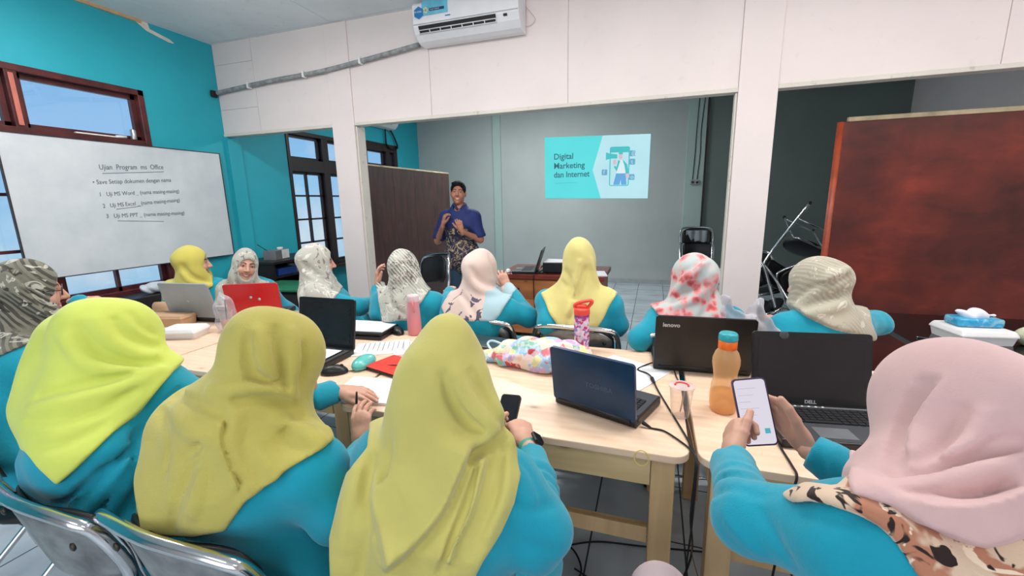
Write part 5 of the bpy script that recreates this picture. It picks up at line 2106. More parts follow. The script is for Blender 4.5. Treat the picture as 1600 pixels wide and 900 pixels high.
laptop('black laptop with pale lettering on its lid back, behind the orange bottle', .225, 1.945, ZT, 183, .40, .25, 97, m_lapk, m_lapk, m_dgrey, logo='lenovo', logosize=.026, logopos=(.135, .80), th=.028)
laptop('dark blue laptop with worn lettering on its lid, front centre', -.178, 1.432, ZT, 159, .325, .225, 98, m_lapb, m_lapk, m_dgrey, logo='TOSHIBA', logosize=.026, logopos=(-.03, .42), th=.034, lidh=.215)
for o in bpy.data.objects:
    if o.name.startswith('lid_lettering') and o.parent.parent == bpy.context.scene.objects.get('laptop.002'):
        o.data.materials[0] = plain('worn_grey_lettering', (66, 88, 112), .5)
t, base, ld, T, Lh = laptop('black laptop with dark screen and a white sheet on its keys, left of centre', -1.615, 1.735, ZT, 0, .355, .25, 100, m_lapk, m_lapk, m_dgrey, th=.03, lidh=.262)
b = MB(); b.rng((.03, -.028, .031), (.08, -.027, .0335)); b.build('hinge_strip', m_mgrey, base)
laptop('silver laptop with its lid back to the camera at the far left', -2.93, 2.0, ZT, 186, .39, .25, 104, m_lapg, m_lapk, m_dgrey, logo='hp', logosize=.022, logopos=(-.0, .48), th=.036, lidh=.255)
t, base, ld, T, Lh = laptop('red laptop with two white dots on its lid', -2.56, 2.15, ZT, 205, .345, .235, 99, m_lapr, m_lapk, m_dgrey, th=.03, lidh=.235)
b = MB()
for dx, dz in ((.01, .14), (-.042, .125)):
    b.lathe([(0, 0), (.009, 0), (.010, .0008), (0, .0012)], (dx, .0065, dz), 14, rot=(-PI / 2, 0, 0), cap=False)
b.bm.transform(T); b.build('sticker_dots', m_logo, ld)

# closed laptop with papers on top
m_paper = plain('white_paper', (232, 232, 236), .7, var=.015)
t = thing('laptop', 'closed black laptop lying under white papers', 'laptop', (-1.615, 2.07, ZT), math.radians(4))
b = MB(); b.box((0, 0, .014), (.34, .24, .027), bevel=.007); b.build('base', m_lapk, t)
b = MB(); b.box((0, 0, .0345), (.34, .238, .012), bevel=.005); b.build('lid', m_lapk, t)


def sheet(name, label, cat, cx, cy, z, w, d, rz, th=.002, m=None, lines=0, group=None, rot=None):
    t = thing(name, label, cat, (cx, cy, z), math.radians(rz), group)
    b = MB()
    n = 10
    G = np.array([[[x, y, th + .0018 * math.sin(9 * x + 3) * math.sin(11 * y) + .001] for y in np.linspace(-d / 2, d / 2, n)] for x in np.linspace(-w / 2, w / 2, n)])
    b.grid(G)
    G0 = G.copy(); G0[:, :, 2] = 0
    b.grid(G0)
    for i in range(n - 1):
        for k in (0, n - 1):
            b.quad(G[i, k], G[i + 1, k], G0[i + 1, k], G0[i, k]); b.quad(G[k, i], G[k, i + 1], G0[k, i + 1], G0[k, i])
    b.build('sheet', m or m_paper, t)
    if lines:
        b = MB()
        for k in range(lines):
            yy = d / 2 - .03 - k * (d - .05) / lines
            ww = w * (.55 + .3 * random.random())
            b.box((-w / 2 + .02 + ww / 2, yy, th + .004), (ww, .0022, .0006))
        b.build('printed_lines', plain('grey_print', (120, 122, 132), .7), t)
    return t


sheet('paper_sheet', 'white papers lying on the closed black laptop', 'paper', -1.605, 2.075, ZT + .0405, .30, .21, 6)
sheet('paper_sheet', 'white sheet resting on the keyboard of the black laptop', 'paper', -1.585, 1.60, ZT + .0385, .24, .15, 2, .001)
sheet('paper_sheet', 'printed form with ruled lines, left one of two beside the teal case', 'paper', -1.36, 1.86, ZT, .21, .28, -62, lines=9)
sheet('paper_sheet', 'printed sheet with a red stamp, near the pink bottle', 'paper', -1.17, 1.93, ZT, .21, .27, -58, lines=7)
sheet('paper_pad', 'stack of white writing paper at the table corner under the writing arm', 'paper', -1.06, 1.385, ZT, .32, .225, 8, .009)
sheet('paper_sheet', 'white sheet behind the dark blue laptop, beside the floral bag', 'paper', -.10, 1.86, ZT, .30, .30, -28)
sheet('paper_tray', 'white open box leaning beside the tan boxes', 'box', -3.30, 2.08, ZT, .30, .26, 10, .03, m_wplastic)

# mice
def mouse(label, x, y, rz, m, s=1.0, z=ZT):
    t = thing('computer_mouse', label, 'computer mouse', (x, y, z), math.radians(rz))
    t.scale = (s, s, s)

    def f(P):
        d = ell(P, (0, 0, .004), (.032, .056, .034))
        d = smax(d, .0012 - P[:, 2], .004)
        g = np.abs(P[:, 0]) - .0012
        return np.where((P[:, 1] > .004), np.maximum(d, -np.maximum(g, .0345 - P[:, 2] - .02)), d)
    v, fc = sdf_mesh(f, (-.05, -.07, -.01), (.05, .07, .05), .003)
    np_mesh('mouse_shell', v, fc, m, t)
    b = MB(); b.lathe([(0, -.004), (.008, -.004), (.008, .004), (0, .004)], (0, .03, .030), 14, rot=(0, PI / 2, 0), cap=False); b.build('scroll_wheel', m_rubber, t)
    return t


mouse('black computer mouse beside the pink water bottle', -1.425, 2.115, 50, m_lapk, 1.05)
mouse('black computer mouse near the writing arm, front of the papers', -1.365, 1.50, -60, m_lapk, 1.1)
m_tealc = plain('glossy_teal_case', (98, 190, 184), .25, var=.03)
t = thing('glasses_case', 'glossy teal rounded case on the table', 'case', (-1.285, 1.61, ZT), math.radians(4))


def f(P):
    return smax(ell(P, (0, 0, .02), (.044, .078, .034)), -P[:, 2] + .001, .008)


v, fc = sdf_mesh(f, (-.07, -.12, -.01), (.07, .12, .07), .004)
np_mesh('case_shell', v, fc, m_tealc, t)
b = MB(); b.tube([(.0435 * math.cos(a), .0775 * math.sin(a), .02) for a in np.linspace(0, 2 * PI, 40, endpoint=False)], .0012, 5, closed=True); b.build('seam', plain('deep_teal', (60, 140, 138), .4), t)

m_redp = plain('red_folder_cover', (222, 52, 36), .4, var=.05)
t = thing('folder', 'red folder lying on a black tablet', 'folder', (-1.115, 1.625, ZT), math.radians(-16))
b = MB(); b.box((0, 0, .008), (.235, .17, .014), bevel=.004); b.build('inner_pages', m_lapk, t)
b = MB(); b.box((0, 0, .0185), (.238, .174, .006), bevel=.003); b.build('cover', m_redp, t)

# pen held over the paper
t = thing('pen', 'black pen held in the writing hand', 'pen', tuple(aty(557, 642, 1.19)), 0)
d = Vector((.10, .02, .99)).normalized()
b = MB(); b.tube([-d * .05, d * .04, d * .075], [.0045, .0045, .0035], 10); b.build('barrel', m_lapk, t)
b = MB(); b.tube([-d * .062, -d * .05], [.001, .0042], 10); b.build('tip', m_chrome, t)

# ---------------------------------------------------------------- phones
def phone(label, c, up, nrm_, w, h, casem, scrm, th=.009):
    up = Vector(up).normalized(); n = Vector(nrm_); n = (n - up * n.dot(up)).normalized(); x = up.cross(n)
    t = thing('smartphone', label, 'phone', tuple(c))
    M4 = Matrix.Identity(4)
    for i in range(3):
        M4[i][0], M4[i][1], M4[i][2] = x[i], up[i], n[i]
    b = MB(); b.prism([(px, py, -th) for px, py in rrect(w, h, .011, 5)], (0, 0, th)); b.bm.transform(M4); b.build('phone_case', casem, t)
    b = MB(); b.prism([(px, py, .0) for px, py in rrect(w - .007, h - .008, .008, 5)], (0, 0, .0012)); b.bm.transform(M4); s = b.build('screen', scrm, t)
    return t, M4, s


g_screen = glow('lit_phone_screen', (226, 220, 232))
g_chat = glow('chat_grey', (196, 196, 212)); g_chatt = glow('chat_teal', (80, 176, 190))
pc = atd(1179, 643, 1.045)
upv = atd(1169, 598, 1.06) - atd(1188, 690, 1.03)
ph, M4, scr = phone('smartphone with a bright chat screen and purple case, held in two hands', pc, upv, CAM - pc + np.array([.35, -.2, .0]), .077, .160, plain('dark_purple_case', (64, 40, 74), .4), g_screen)
b = MB()
for k in range(6):
    b.rng((-.030, .055 - k * .016, .0013), (.012 - (k % 3) * .008, .0565 - k * .016, .0016))
b.bm.transform(M4); b.build('chat_lines', g_chat, scr)
b = MB(); b.rng((.014, -.052, .0013), (.026, -.040, .0016)); b.rng((-.026, -.058, .0013), (-.018, -.054, .0016)); b.bm.transform(M4); b.build('chat_button', g_chatt, scr)
ph2, M4b, s2 = phone('black smartphone held low over the table edge by the woman with the watch', aty(792, 648, 1.285), (.0, .75, .66), (-.1, -.66, .75), .074, .15, m_lapk, plain('black_glass', (26, 28, 32), .12))
b = MB(); b.rng((-.033, -.066, .0013), (.033, -.050, .0016)); b.bm.transform(M4b); b.build('keyboard_strip', m_mgrey, s2)

# watch on the right wrist of the woman in the middle
m_strap = plain('teal_watch_strap', (58, 158, 140), .5)
wc = aty(827, 697, 1.09) - nrm(aty(800, 638, 1.24) - aty(827, 697, 1.09)) * .004; ax = Vector(nrm(aty(800, 638, 1.24) - aty(827, 697, 1.09)))
t = thing('wrist_watch', 'black smart watch with teal strap on the right wrist', 'watch', tuple(wc))
z_ = Vector((.35, -.45, .8)); z_ = (z_ - ax * z_.dot(ax)).normalized(); x_ = ax.cross(z_)
ring = [x_ * (.033 * math.cos(a)) + z_ * (.027 * math.sin(a)) for a in np.linspace(0, 2 * PI, 28, endpoint=False)]
b = MB()
rows = [[p * (1.0 + (.0 if abs(s) < .9 else -.06)) + ax * (.011 * s) for p in ring] for s in (-1, -.5, 0, .5, 1)]
rows_in = [[p * .93 + ax * (.011 * s) for p in ring] for s in (1, -1)]
allr = rows + rows_in + [rows[0]]
V = [[b.bm.verts.new(p) for p in r] for r in allr[:-1]]
V.append(V[0])
for i in range(len(V) - 1):
    for k in range(28):
        b.bm.faces.new((V[i][k], V[i][(k + 1) % 28], V[i + 1][(k + 1) % 28], V[i + 1][k]))
b.build('strap', m_strap, t, smooth=True)
dirw = (x_ * .62 + z_ * .78).normalized()
b = MB()
fr = Matrix((x_ * .78 - z_ * .62, ax, dirw)).transposed()
b.box(dirw * .034, (.034, .04, .012), rot=fr, bevel=.005); b.build('watch_case', m_lapk, t)
b = MB(); b.box(dirw * .0405, (.028, .034, .001), rot=fr); b.build('watch_glass', plain('black_glass', (26, 28, 32), .12), t)

# ---------------------------------------------------------------- bottles and cups
def clear(name, rgb, alpha_mix=.5, rough=.25, trans=.0):
    t = NT(name)
    t.base(rgb); t.set(Roughness=rough)
    tr = t.n('ShaderNodeBsdfTransparent')
    tr.inputs['Color'].default_value = tuple(min(1, .6 + .4 * x) for x in lin(rgb)[:3]) + (1,)
    lw = t.n('ShaderNodeLayerWeight'); lw.inputs['Blend'].default_value = .35
    fac = t.math('ADD', t.math('MULTIPLY', t.math('POWER', lw.outputs['Facing'], 2.0), .75 * (1 - alpha_mix)), alpha_mix, True)
    mx = t.n('ShaderNodeMixShader')
    t.link(fac, mx.inputs[0]); t.link(tr.outputs[0], mx.inputs[1]); t.link(t.b.outputs[0], mx.inputs[2]); t.link(mx.outputs[0], t.out.inputs['Surface'])
    return t.m


x, y = .266, 1.60
t = thing('water_bottle', 'translucent orange bottle with teal cap on the right table', 'bottle', (x, y, ZT))
b = MB(); b.lathe([(.0, .0), (.036, .0), (.043, .006), (.046, .03), (.047, .06), (.044, .10), (.038, .125), (.040, .15), (.0455, .18), (.045, .20), (.038, .222), (.029, .235), (.027, .24)], n=32, cap=False); b.build('bottle_body', clear('orange_frosted_plastic', (250, 204, 146), .38), t)
b = MB(); b.lathe([(.0, .004), (.040, .004), (.042, .03), (.043, .075), (.0, .076)], n=28, cap=False); b.build('drink', clear('orange_drink', (246, 184, 84), .45), t)
b = MB(); b.lathe([(.028, .236), (.031, .238), (.031, .266), (.029, .268)], n=28); b.build('neck_ring', plain('bright_orange_plastic', (244, 112, 30), .35), t)
b = MB(); b.lathe([(.0, .267), (.031, .267), (.032, .272), (.031, .288), (.027, .294), (.0, .294)], n=28, cap=False); b.build('cap', plain('teal_bottle_cap', (40, 160, 170), .35), t)

t = thing('plastic_cup', 'clear plastic cup with red-printed film lid, in front of the orange bottle', 'cup', (.118, 1.515, ZT))
b = MB(); b.lathe([(.0, .001), (.029, .001), (.030, .006), (.040, .108), (.043, .110), (.043, .113), (.040, .114)], n=30, cap=False); b.build('cup_body', clear('clear_cup_plastic', (240, 232, 226), .08, .12), t)
b = MB(); b.lathe([(.0, .1135), (.043, .1135), (.0445, .1145), (.043, .116), (.0, .116)], n=30, cap=False); lid = b.build('film_lid', clear('clear_film', (240, 224, 220), .4, .15), t)
b = MB(); b.tube([(.022 * math.cos(a), .022 * math.sin(a), .1165) for a in np.linspace(-.4, 3.4, 16)], .0035, 6); b.build('lid_print', plain('red_print', (216, 66, 62), .5), lid)
b = MB(); b.tube([(.0, .0, .016), (.012, -.004, .11)], .0028, 8); b.build('straw', clear('straw_plastic', (200, 180, 160), .5), t)

t = thing('tumbler', 'tall glitter tumbler with red drinking spout behind the floral bag', 'bottle', (-.325, 2.09, ZT))
m_gl = NT('pink_purple_glitter_wall')
vo = m_gl.n('ShaderNodeTexVoronoi', feature='F1'); m_gl.link(m_gl.coord('Object'), vo.inputs['Vector']); vo.inputs['Scale'].default_value = 75
cc = m_gl.ramp(vo.outputs['Color'], [(.25, (216, 190, 206)), (.5, (226, 214, 226)), (.62, (198, 60, 110)), (.75, (150, 120, 190))], 'CONSTANT')
sp_ = m_gl.n('ShaderNodeSeparateXYZ'); m_gl.link(m_gl.coord('Object'), sp_.inputs[0])
kz = m_gl.ramp(sp_.outputs['Z'], [(.172, (0, 0, 0, 1)), (.188, (1, 1, 1, 1))])
m_gl.base(m_gl.mix(kz, cc, (150, 50, 130))); m_gl.set(Roughness=.18); m_gl = m_gl.m
b = MB(); b.lathe([(.0, .0), (.034, .0), (.037, .004), (.038, .03), (.038, .195), (.036, .20)], n=32, cap=False); b.build('tumbler_body', m_gl, t)
m_coral = plain('coral_red_plastic', (238, 78, 62), .3, var=.03)
b = MB(); b.lathe([(.037, .194), (.040, .197), (.040, .222), (.038, .228), (.0, .229)], n=32, cap=False); b.build('lid_collar', m_coral, t)
b = MB()
b.tube(smooth_path([(-.034, 0, .226), (-.036, 0, .240), (-.02, 0, .252), (.02, 0, .264), (.046, 0, .268), (.050, 0, .258), (.036, 0, .240), (.03, 0, .226)], 5), .0085, 10)
b.box((.0, 0, .236), (.05, .03, .022), bevel=.008)
b.build('spout_loop', m_coral, t)

t = thing('water_bottle', 'frosted pink water bottle behind the red folder', 'bottle', (-1.315, 2.125, ZT))
b = MB(); b.lathe([(.0, .0), (.036, .0), (.040, .005), (.041, .05), (.038, .12), (.034, .19), (.032, .205)], n=30, cap=False); b.build('bottle_body', clear('frosted_pink_plastic', (240, 168, 176), .55, .35), t)
b = MB(); b.lathe([(.0, .004), (.036, .004), (.0385, .05), (.037, .095), (.0, .096)], n=26, cap=False); b.build('drink', plain('pink_drink', (238, 120, 132), .3), t)
b = MB(); b.lathe([(.033, .20), (.035, .203), (.035, .232), (.033, .238), (.012, .24), (.0, .24)], n=30, cap=False); b.build('cap', clear('frosted_white_cap', (236, 214, 220), .75, .4), t)
b = MB(); b.tube([(.022, -.032, .14), (.018, -.034, .185), (.014, -.033, .215)], .005, 8); b.build('flip_strap', plain('coral_pink_plastic', (238, 130, 130), .4), t)

# ---------------------------------------------------------------- bags and boxes
def lump(name, label, cat, c, fn, lo, hi, h, m, part=None):
    v, fc = sdf_mesh(fn, lo, hi, h)
    o = np_mesh(name, v, fc, m, None, c)
    o.location = c
    return tag(o, label, cat)


m_floral = NT('pastel_patchwork_print')
vo = m_floral.n('ShaderNodeTexVoronoi', feature='F1'); m_floral.link(m_floral.coord('Object'), vo.inputs['Vector']); vo.inputs['Scale'].default_value = 26
sepc = m_floral.n('ShaderNodeSeparateColor'); m_floral.link(vo.outputs['Color'], sepc.inputs[0])
cc = m_floral.ramp(sepc.outputs[0], [(0, (150, 190, 226)), (.16, (236, 200, 170)), (.32, (196, 160, 206)), (.46, (214, 214, 150)), (.58, (120, 178, 160)), (.70, (222, 110, 120)), (.80, (236, 214, 204)), (.92, (196, 60, 70))], 'CONSTANT')
nn = m_floral.noise(m_floral.coord('Object'), 34, 3, .5, 1.0)
m_floral.base(m_floral.mix(m_floral.ramp(nn, [(.5, (0, 0, 0, 1)), (.6, (.6, .6, .6, 1))]), cc, (224, 220, 226))); m_floral.set(Roughness=.45)
m_floral.bump(m_floral.noise(m_floral.coord('Object'), 24, 4, .6, .8), .5, .01); m_floral = m_floral.m


def ffl(P):
    q = P - V3(-.49, 1.86, ZT)
    d = ell(q, (0.02, 0, .045), (.23, .125, .075))
    d = smin(d, ell(q, (-.17, .0, .025), (.10, .07, .035)), .05)
    d = smin(d, ell(q, (.10, -.02, .05), (.13, .10, .055)), .05)
    d = smin(d, ell(q, (-.26, .02, .012), (.05, .045, .014)), .03)
    d = d + .007 * np.sin(q @ V3(46, 18, 10) + 2 * np.sin(q @ V3(12, -30, 22))) + .004 * np.sin(q @ V3(-30, 70, 40))
    return smax(d, .001 - q[:, 2], .01)


fb = lump('drawstring_bag', 'crumpled pastel floral cloth bag on the table', 'bag', (-.49, 1.86, ZT), ffl, (-.86, 1.66, .72), (-.16, 2.08, .92), .0075, m_floral)
b = MB(); b.tube(smooth_path([(-.26, .05, .03), (-.29, .08, .05), (-.27, .10, .06), (-.2, .08, .05)], 6), .006, 8); b.tube(smooth_path([(-.27, .0, .02), (-.31, -.04, .03), (-.30, -.07, .02), (-.24, -.06, .02)], 6), .006, 8)
b.build('drawstring', plain('pale_blue_cord', (190, 214, 226), .6), fb)
m_dteal = plain('dark_teal_pouch', (44, 66, 74), .5, var=.1)
t = thing('pouch', 'flat dark teal pouch by the back edge of the table, left of the floral bag', 'pouch', (-.83, 2.06, ZT), math.radians(-8))
b = MB(); b.box((0, 0, .013), (.26, .15, .024), bevel=.01, seg=3); b.build('pouch_body', m_dteal, t, smooth=True)
b = MB(); b.tube([(-.12, -.077, .016), (.12, -.077, .016)], .0025, 6); b.build('zip', m_mgrey, t)

m_card = plain('brown_cardboard', (196, 158, 122), .8, var=.06)
m_foam = plain('white_foam', (234, 232, 232), .6, var=.015)


def carton(name, label, cat, c, rz, w, d, h, m, lidh=.4, inset=.012, group=None):
    t = thing(name, label, cat, c, math.radians(rz), group)
    b = MB()
    hb = h * (1 - lidh)

    def ringp(wd, dp, z):
        return [b.bm.verts.new((x, y, z)) for x, y in rrect(wd, dp, .012, 3)]
    def loft(levels):
        rs = [ringp(*l) for l in levels]
        for A, B in zip(rs, rs[1:]):
            for k in range(len(A)):
                b.bm.faces.new((A[k], A[(k + 1) % len(A)], B[(k + 1) % len(A)], B[k]))
        b.bm.faces.new(rs[0]); b.bm.faces.new(rs[-1])
    loft([(w - 2 * inset, d - 2 * inset, 0), (w, d, hb - .004), (w + .008, d + .008, hb - .003), (w + .008, d + .008, hb)])
    b.build('tray', m, t)
    b = MB()
    loft([(w + .008, d + .008, hb + .0006), (w + .006, d + .006, hb + .005), (w - inset, d - inset, h - .006), (w - 2.2 * inset, d - 2.2 * inset, h)])
    b.build('lid', m, t)
    return t


carton('food_box', 'white foam food box, lowest in front of the silver laptop', 'box', (-2.655, 1.735, ZT), 20, .21, .15, .062, m_foam)
t = carton('cardboard_box', 'tan cardboard box behind the white food box', 'box', (-3.02, 1.90, ZT), 14, .26, .13, .07, m_card, .25, .003)
t = thing('paper_roll', 'short brown paper roll in the white open box', 'roll', (-3.27, 2.06, ZT + .034), math.radians(25))
b = MB(); b.tube([(-.09, 0, .037), (.09, 0, .037)], .036, 20); b.build('roll_body', m_card, t)
b = MB(); b.lathe([(.012, -.001), (.034, -.001), (.034, .002), (.012, .002)], (.0905, 0, .037), 20, rot=(0, PI / 2, 0), cap=False); b.build('roll_end', plain('pale_brown_paper', (206, 176, 150), .8), t)

# plastic bag holding an iced drink
m_bag = clear('thin_white_plastic_film', (226, 226, 234), .2, .2)
c = (-2.50, 1.885, ZT)


def fbag(P):
    q = P - V3(*c)
    d = cone(q, (0, 0, .055), (0, 0, .15), .058, .05)
    d = smin(d, cone(q, (0, 0, .15), (-.035, .01, .24), .03, .012), .05)
    d = smin(d, cone(q, (0, 0, .15), (.045, .0, .20), .028, .014), .05)
    d = d + .005 * np.sin(q @ V3(60, 22, 18) + 1.5 * np.sin(q @ V3(10, 33, 40)))
    return smax(d, .001 - q[:, 2], .006)


t = lump('plastic_bag', 'thin plastic bag holding an iced drink, between the silver and red laptops', 'bag', c, fbag, (c[0] - .13, c[1] - .11, ZT - .02), (c[0] + .13, c[1] + .11, ZT + .29), .006, m_bag)
t = thing('iced_drink_cup', 'clear cup of orange iced tea inside the plastic bag', 'cup', c)
b = MB(); b.lathe([(.0, .004), (.027, .004), (.038, .125), (.040, .128), (.037, .13)], n=24, cap=False); b.build('cup_body', clear('clear_cup_plastic_2', (236, 226, 220), .22, .15), t)
b = MB(); b.lathe([(.0, .006), (.026, .006), (.032, .07), (.0, .071)], n=24, cap=False); b.build('iced_tea', plain('orange_iced_tea', (226, 150, 110), .3), t)
b = MB(); b.tube([(.0, .0, .03), (.012, .0, .20)], .004, 8); b.build('straw', m_lapk, t)

# clear bag on the table behind the black laptop
c = (.44, 2.08, ZT)


def fclr(P):
    q = (P - V3(*c)) * V3(1, 1, .68)
    d = ell(q, (0, 0, .075), (.125, .06, .09))
    d = smin(d, cone(q, (0, 0, .12), (.02, 0, .20), .05, .015), .05)
    d = smin(d, cone(q, (-.08, 0, .1), (-.12, 0, .20), .03, .02), .04)
    d = d + .010 * np.sin(q @ V3(52, 26, 16) + 2 * np.sin(q @ V3(14, 33, 40))) + .004 * np.sin(q @ V3(-90, 30, 70))
    return smax(d, .001 - q[:, 2], .006)


lump('plastic_bag', 'crumpled clear plastic bag behind the black laptop, before the post', 'bag', c, fclr, (c[0] - .2, c[1] - .12, ZT - .02), (c[0] + .2, c[1] + .12, ZT + .40), .007, clear('crinkled_clear_film', (226, 226, 232), .36, .15))

# cables on the table and down the gap between the tables
def cable(label, pts, r=.0032, plug=None, m=None):
    t = thing('power_cable', label, 'cable', tuple(pts[0]))
    b = MB(); b.tube([Vector(p) - Vector(pts[0]) for p in smooth_path(pts, 7)], r, 7); b.build('cord', m or m_rubber, t)
    if plug:
        i, ln, rr = plug
        p = Vector(pts[i]) - Vector(pts[0]); q = Vector(pts[i + 1 if i >= 0 else i - 1]) - Vector(pts[0])
        dd = (q - p).normalized()
        b = MB(); b.tube([p, p + dd * ln * .2, p + dd * ln], [rr * .9, rr, rr * .6], 10); b.build('plug', m_rubber, t)
    return t


zc = ZT + .004
cable('black cable from the laptop with maker lettering, looping to the table gap', [(.03, 1.985, zc + .012), (-.02, 1.95, zc), (-.04, 1.90, zc), (.0, 1.86, zc + .004), (.02, 1.80, zc + .01), (.045, 1.70, zc), (.09, 1.52, zc), (.13, 1.36, zc), (.147, 1.27, zc), (.147, 1.225, zc - .03), (.146, 1.25, .55), (.16, 1.30, .35), (.10, 1.36, .12), (-.05, 1.42, .012), (-.25, 1.50, .008)], .0035, (4, .045, .008))
cable('black cable plugged into the side of the dark blue laptop', [(-.008, 1.40, zc + .012), (.02, 1.392, zc), (.06, 1.385, zc), (.10, 1.345, zc), (.138, 1.29, zc), (.149, 1.232, zc), (.150, 1.222, zc - .05), (.152, 1.26, .5), (.155, 1.33, .25), (.2, 1.40, .02), (.3, 1.5, .008)], .003, (0, .03, .007))
cable('black cable hanging from the open laptop over the front edge', [(.395, 1.43, zc + .008), (.40, 1.37, zc), (.405, 1.29, zc), (.405, 1.240, zc - .004), (.395, 1.232, zc - .06), (.385, 1.24, .55), (.375, 1.26, .3), (.36, 1.3, .012)], .0035)
cable('thin brown cable running under the plastic cup to the table gap', [(.135, 1.55, zc - .001), (.145, 1.42, zc - .001), (.148, 1.3, zc - .001), (.149, 1.238, zc - .01), (.149, 1.245, .6), (.16, 1.28, .4), (.2, 1.3, .2), (.12, 1.35, .01)], .0016, None, plain('brown_flex', (120, 84, 60), .6))
cable('short black cable from the laptop with maker lettering, over the table', [(.115, 1.92, zc + .004), (.12, 1.87, zc), (.128, 1.81, zc), (.132, 1.74, zc)], .0028)
cable('dark mouse cable trailing across the red folder', [(-1.0, 1.60, ZT + .026), (-1.1, 1.61, ZT + .026), (-1.22, 1.60, ZT + .012), (-1.30, 1.54, zc), (-1.345, 1.52, zc + .004)], .002)
cable('black cable coiled on the floor under the tables', [(-.55, 1.55, .01), (-.40, 1.62, .01), (-.28, 1.60, .01), (-.22, 1.48, .01), (-.30, 1.38, .012), (-.40, 1.42, .014), (-.36, 1.55, .012), (-.2, 1.66, .01), (.02, 1.70, .01), (.3, 1.75, .01)], .004)
cable('black cable lying by the extension block on the floor', [(-.44, 1.30, .012), (-.30, 1.36, .01), (-.18, 1.46, .01), (-.1, 1.34, .01), (.0, 1.24, .01), (.2, 1.20, .01), (.45, 1.22, .01)], .004)
t = thing('extension_block', 'black power strip with plugs on the floor below the front table', 'power strip', (-.47, 1.36, 0), .6)
b = MB(); b.box((0, 0, .016), (.24, .055, .03), bevel=.006); b.build('strip_body', m_rubber, t)
for k in range(3):
    b = MB(); b.box((-.07 + .07 * k, 0, .045), (.034, .034, .03), bevel=.006); b.build('plug', m_lapk, t)

rb = [(.0205 * math.cos(a) * 1.0, -.002 + .0, .026 * math.sin(a)) for a in np.linspace(0, 2 * PI, 30, endpoint=False)]
b = MB(); b.tube(rb, .0018, 6, closed=True)
o = b.build('rubber_band', plain('yellow_rubber', (226, 206, 120), .5)); o.location = (-.005, 1.2425, .722)
tag(o, 'yellow rubber band hanging on the front table edge', 'rubber band')

# ================================================================ side table at the right with tissue box
m_gloss = plain('black_gloss_top', (16, 15, 16), .15, var=.1)
t = thing('side_table', 'dark glossy table in front of the red-brown panel', 'table', (1.85, 3.02, 0))
b = MB(); b.box((0, 0, .70), (1.0, .85, .03), bevel=.005); b.build('tabletop', m_gloss, t)
b = MB(); b.box((0, -.40, .66), (.96, .02, .06)); b.build('apron', m_lapk, t)
for sx in (-1, 1):
    for sy in (-1, 1):
        b = MB(); b.box((sx * .46, sy * .385, .343), (.045, .045, .684), bevel=.004); b.build('leg', m_lapk, t)
zt = .7155
carton('food_box', 'white foam box under the blue tissue pack', 'box', (1.665, 2.89, zt), 8, .25, .23, .075, m_foam, .35, .008)
m_tis = plain('sky_blue_tissue_print', (48, 156, 200), .35, var=.02)
t = thing('tissue_pack', 'blue tissue pack with a white tissue pulled out', 'tissue pack', (1.672, 2.905, zt + .0765), math.radians(6))
m_tp = NT('blue_pack_with_floral_print')
n1 = m_tp.noise(m_tp.coord('Object'), 16, 3, .5, 1.2)
m_tp.base(m_tp.ramp(n1, [(.35, (70, 176, 212)), (.5, (36, 146, 196)), (.62, (130, 190, 214)), (.70, (150, 176, 110)), (.78, (220, 150, 150))])); m_tp.set(Roughness=.3); m_tp = m_tp.m
b = MB(); b.box((0, 0, .024), (.205, .115, .046), bevel=.012, seg=3); b.build('pack', m_tp, t, smooth=True)


def ftis(P):
    d = ell(P, (.0, 0, .055), (.05, .03, .03))
    d = smin(d, cone(P, (-.02, 0, .06), (-.09, .0, .075), .02, .006), .03)
    d = smin(d, cone(P, (.02, 0, .06), (.085, .0, .055), .022, .006), .03)
    return d + .006 * np.sin(P @ V3(80, 40, 50))


v, fc = sdf_mesh(ftis, (-.13, -.06, .03), (.13, .06, .12), .005)
np_mesh('tissue', v, fc, m_paper, t)
c = (1.905, 2.83, zt)


def fpou(P):
    q = P - V3(*c)
    d = ell(q, (0, 0, .055), (.09, .07, .065)) + .006 * np.sin(q @ V3(40, 25, 30))
    return smax(d, .001 - q[:, 2], .008)


lump('cloth_pouch', 'cream cloth bundle right of the tissue box', 'bundle', c, fpou, (c[0] - .18, c[1] - .14, zt - .02), (c[0] + .18, c[1] + .14, zt + .16), .008, plain('cream_cloth', (206, 208, 180), .85))
for k, (lab, y) in enumerate((('thin dark pen on the glossy side table, nearer one', 2.74), ('thin dark pen on the glossy side table, farther one', 2.82))):
    t = thing('pen', lab, 'pen', (1.47, y, zt + .005), -.5)
    b = MB(); b.tube([(-.06, 0, 0), (.055, 0, 0)], .0042, 8); b.build('barrel', m_dgrey, t)
    b = MB(); b.tube([(-.068, 0, 0), (-.06, 0, 0)], [.001, .004], 8); b.build('tip', m_chrome, t)

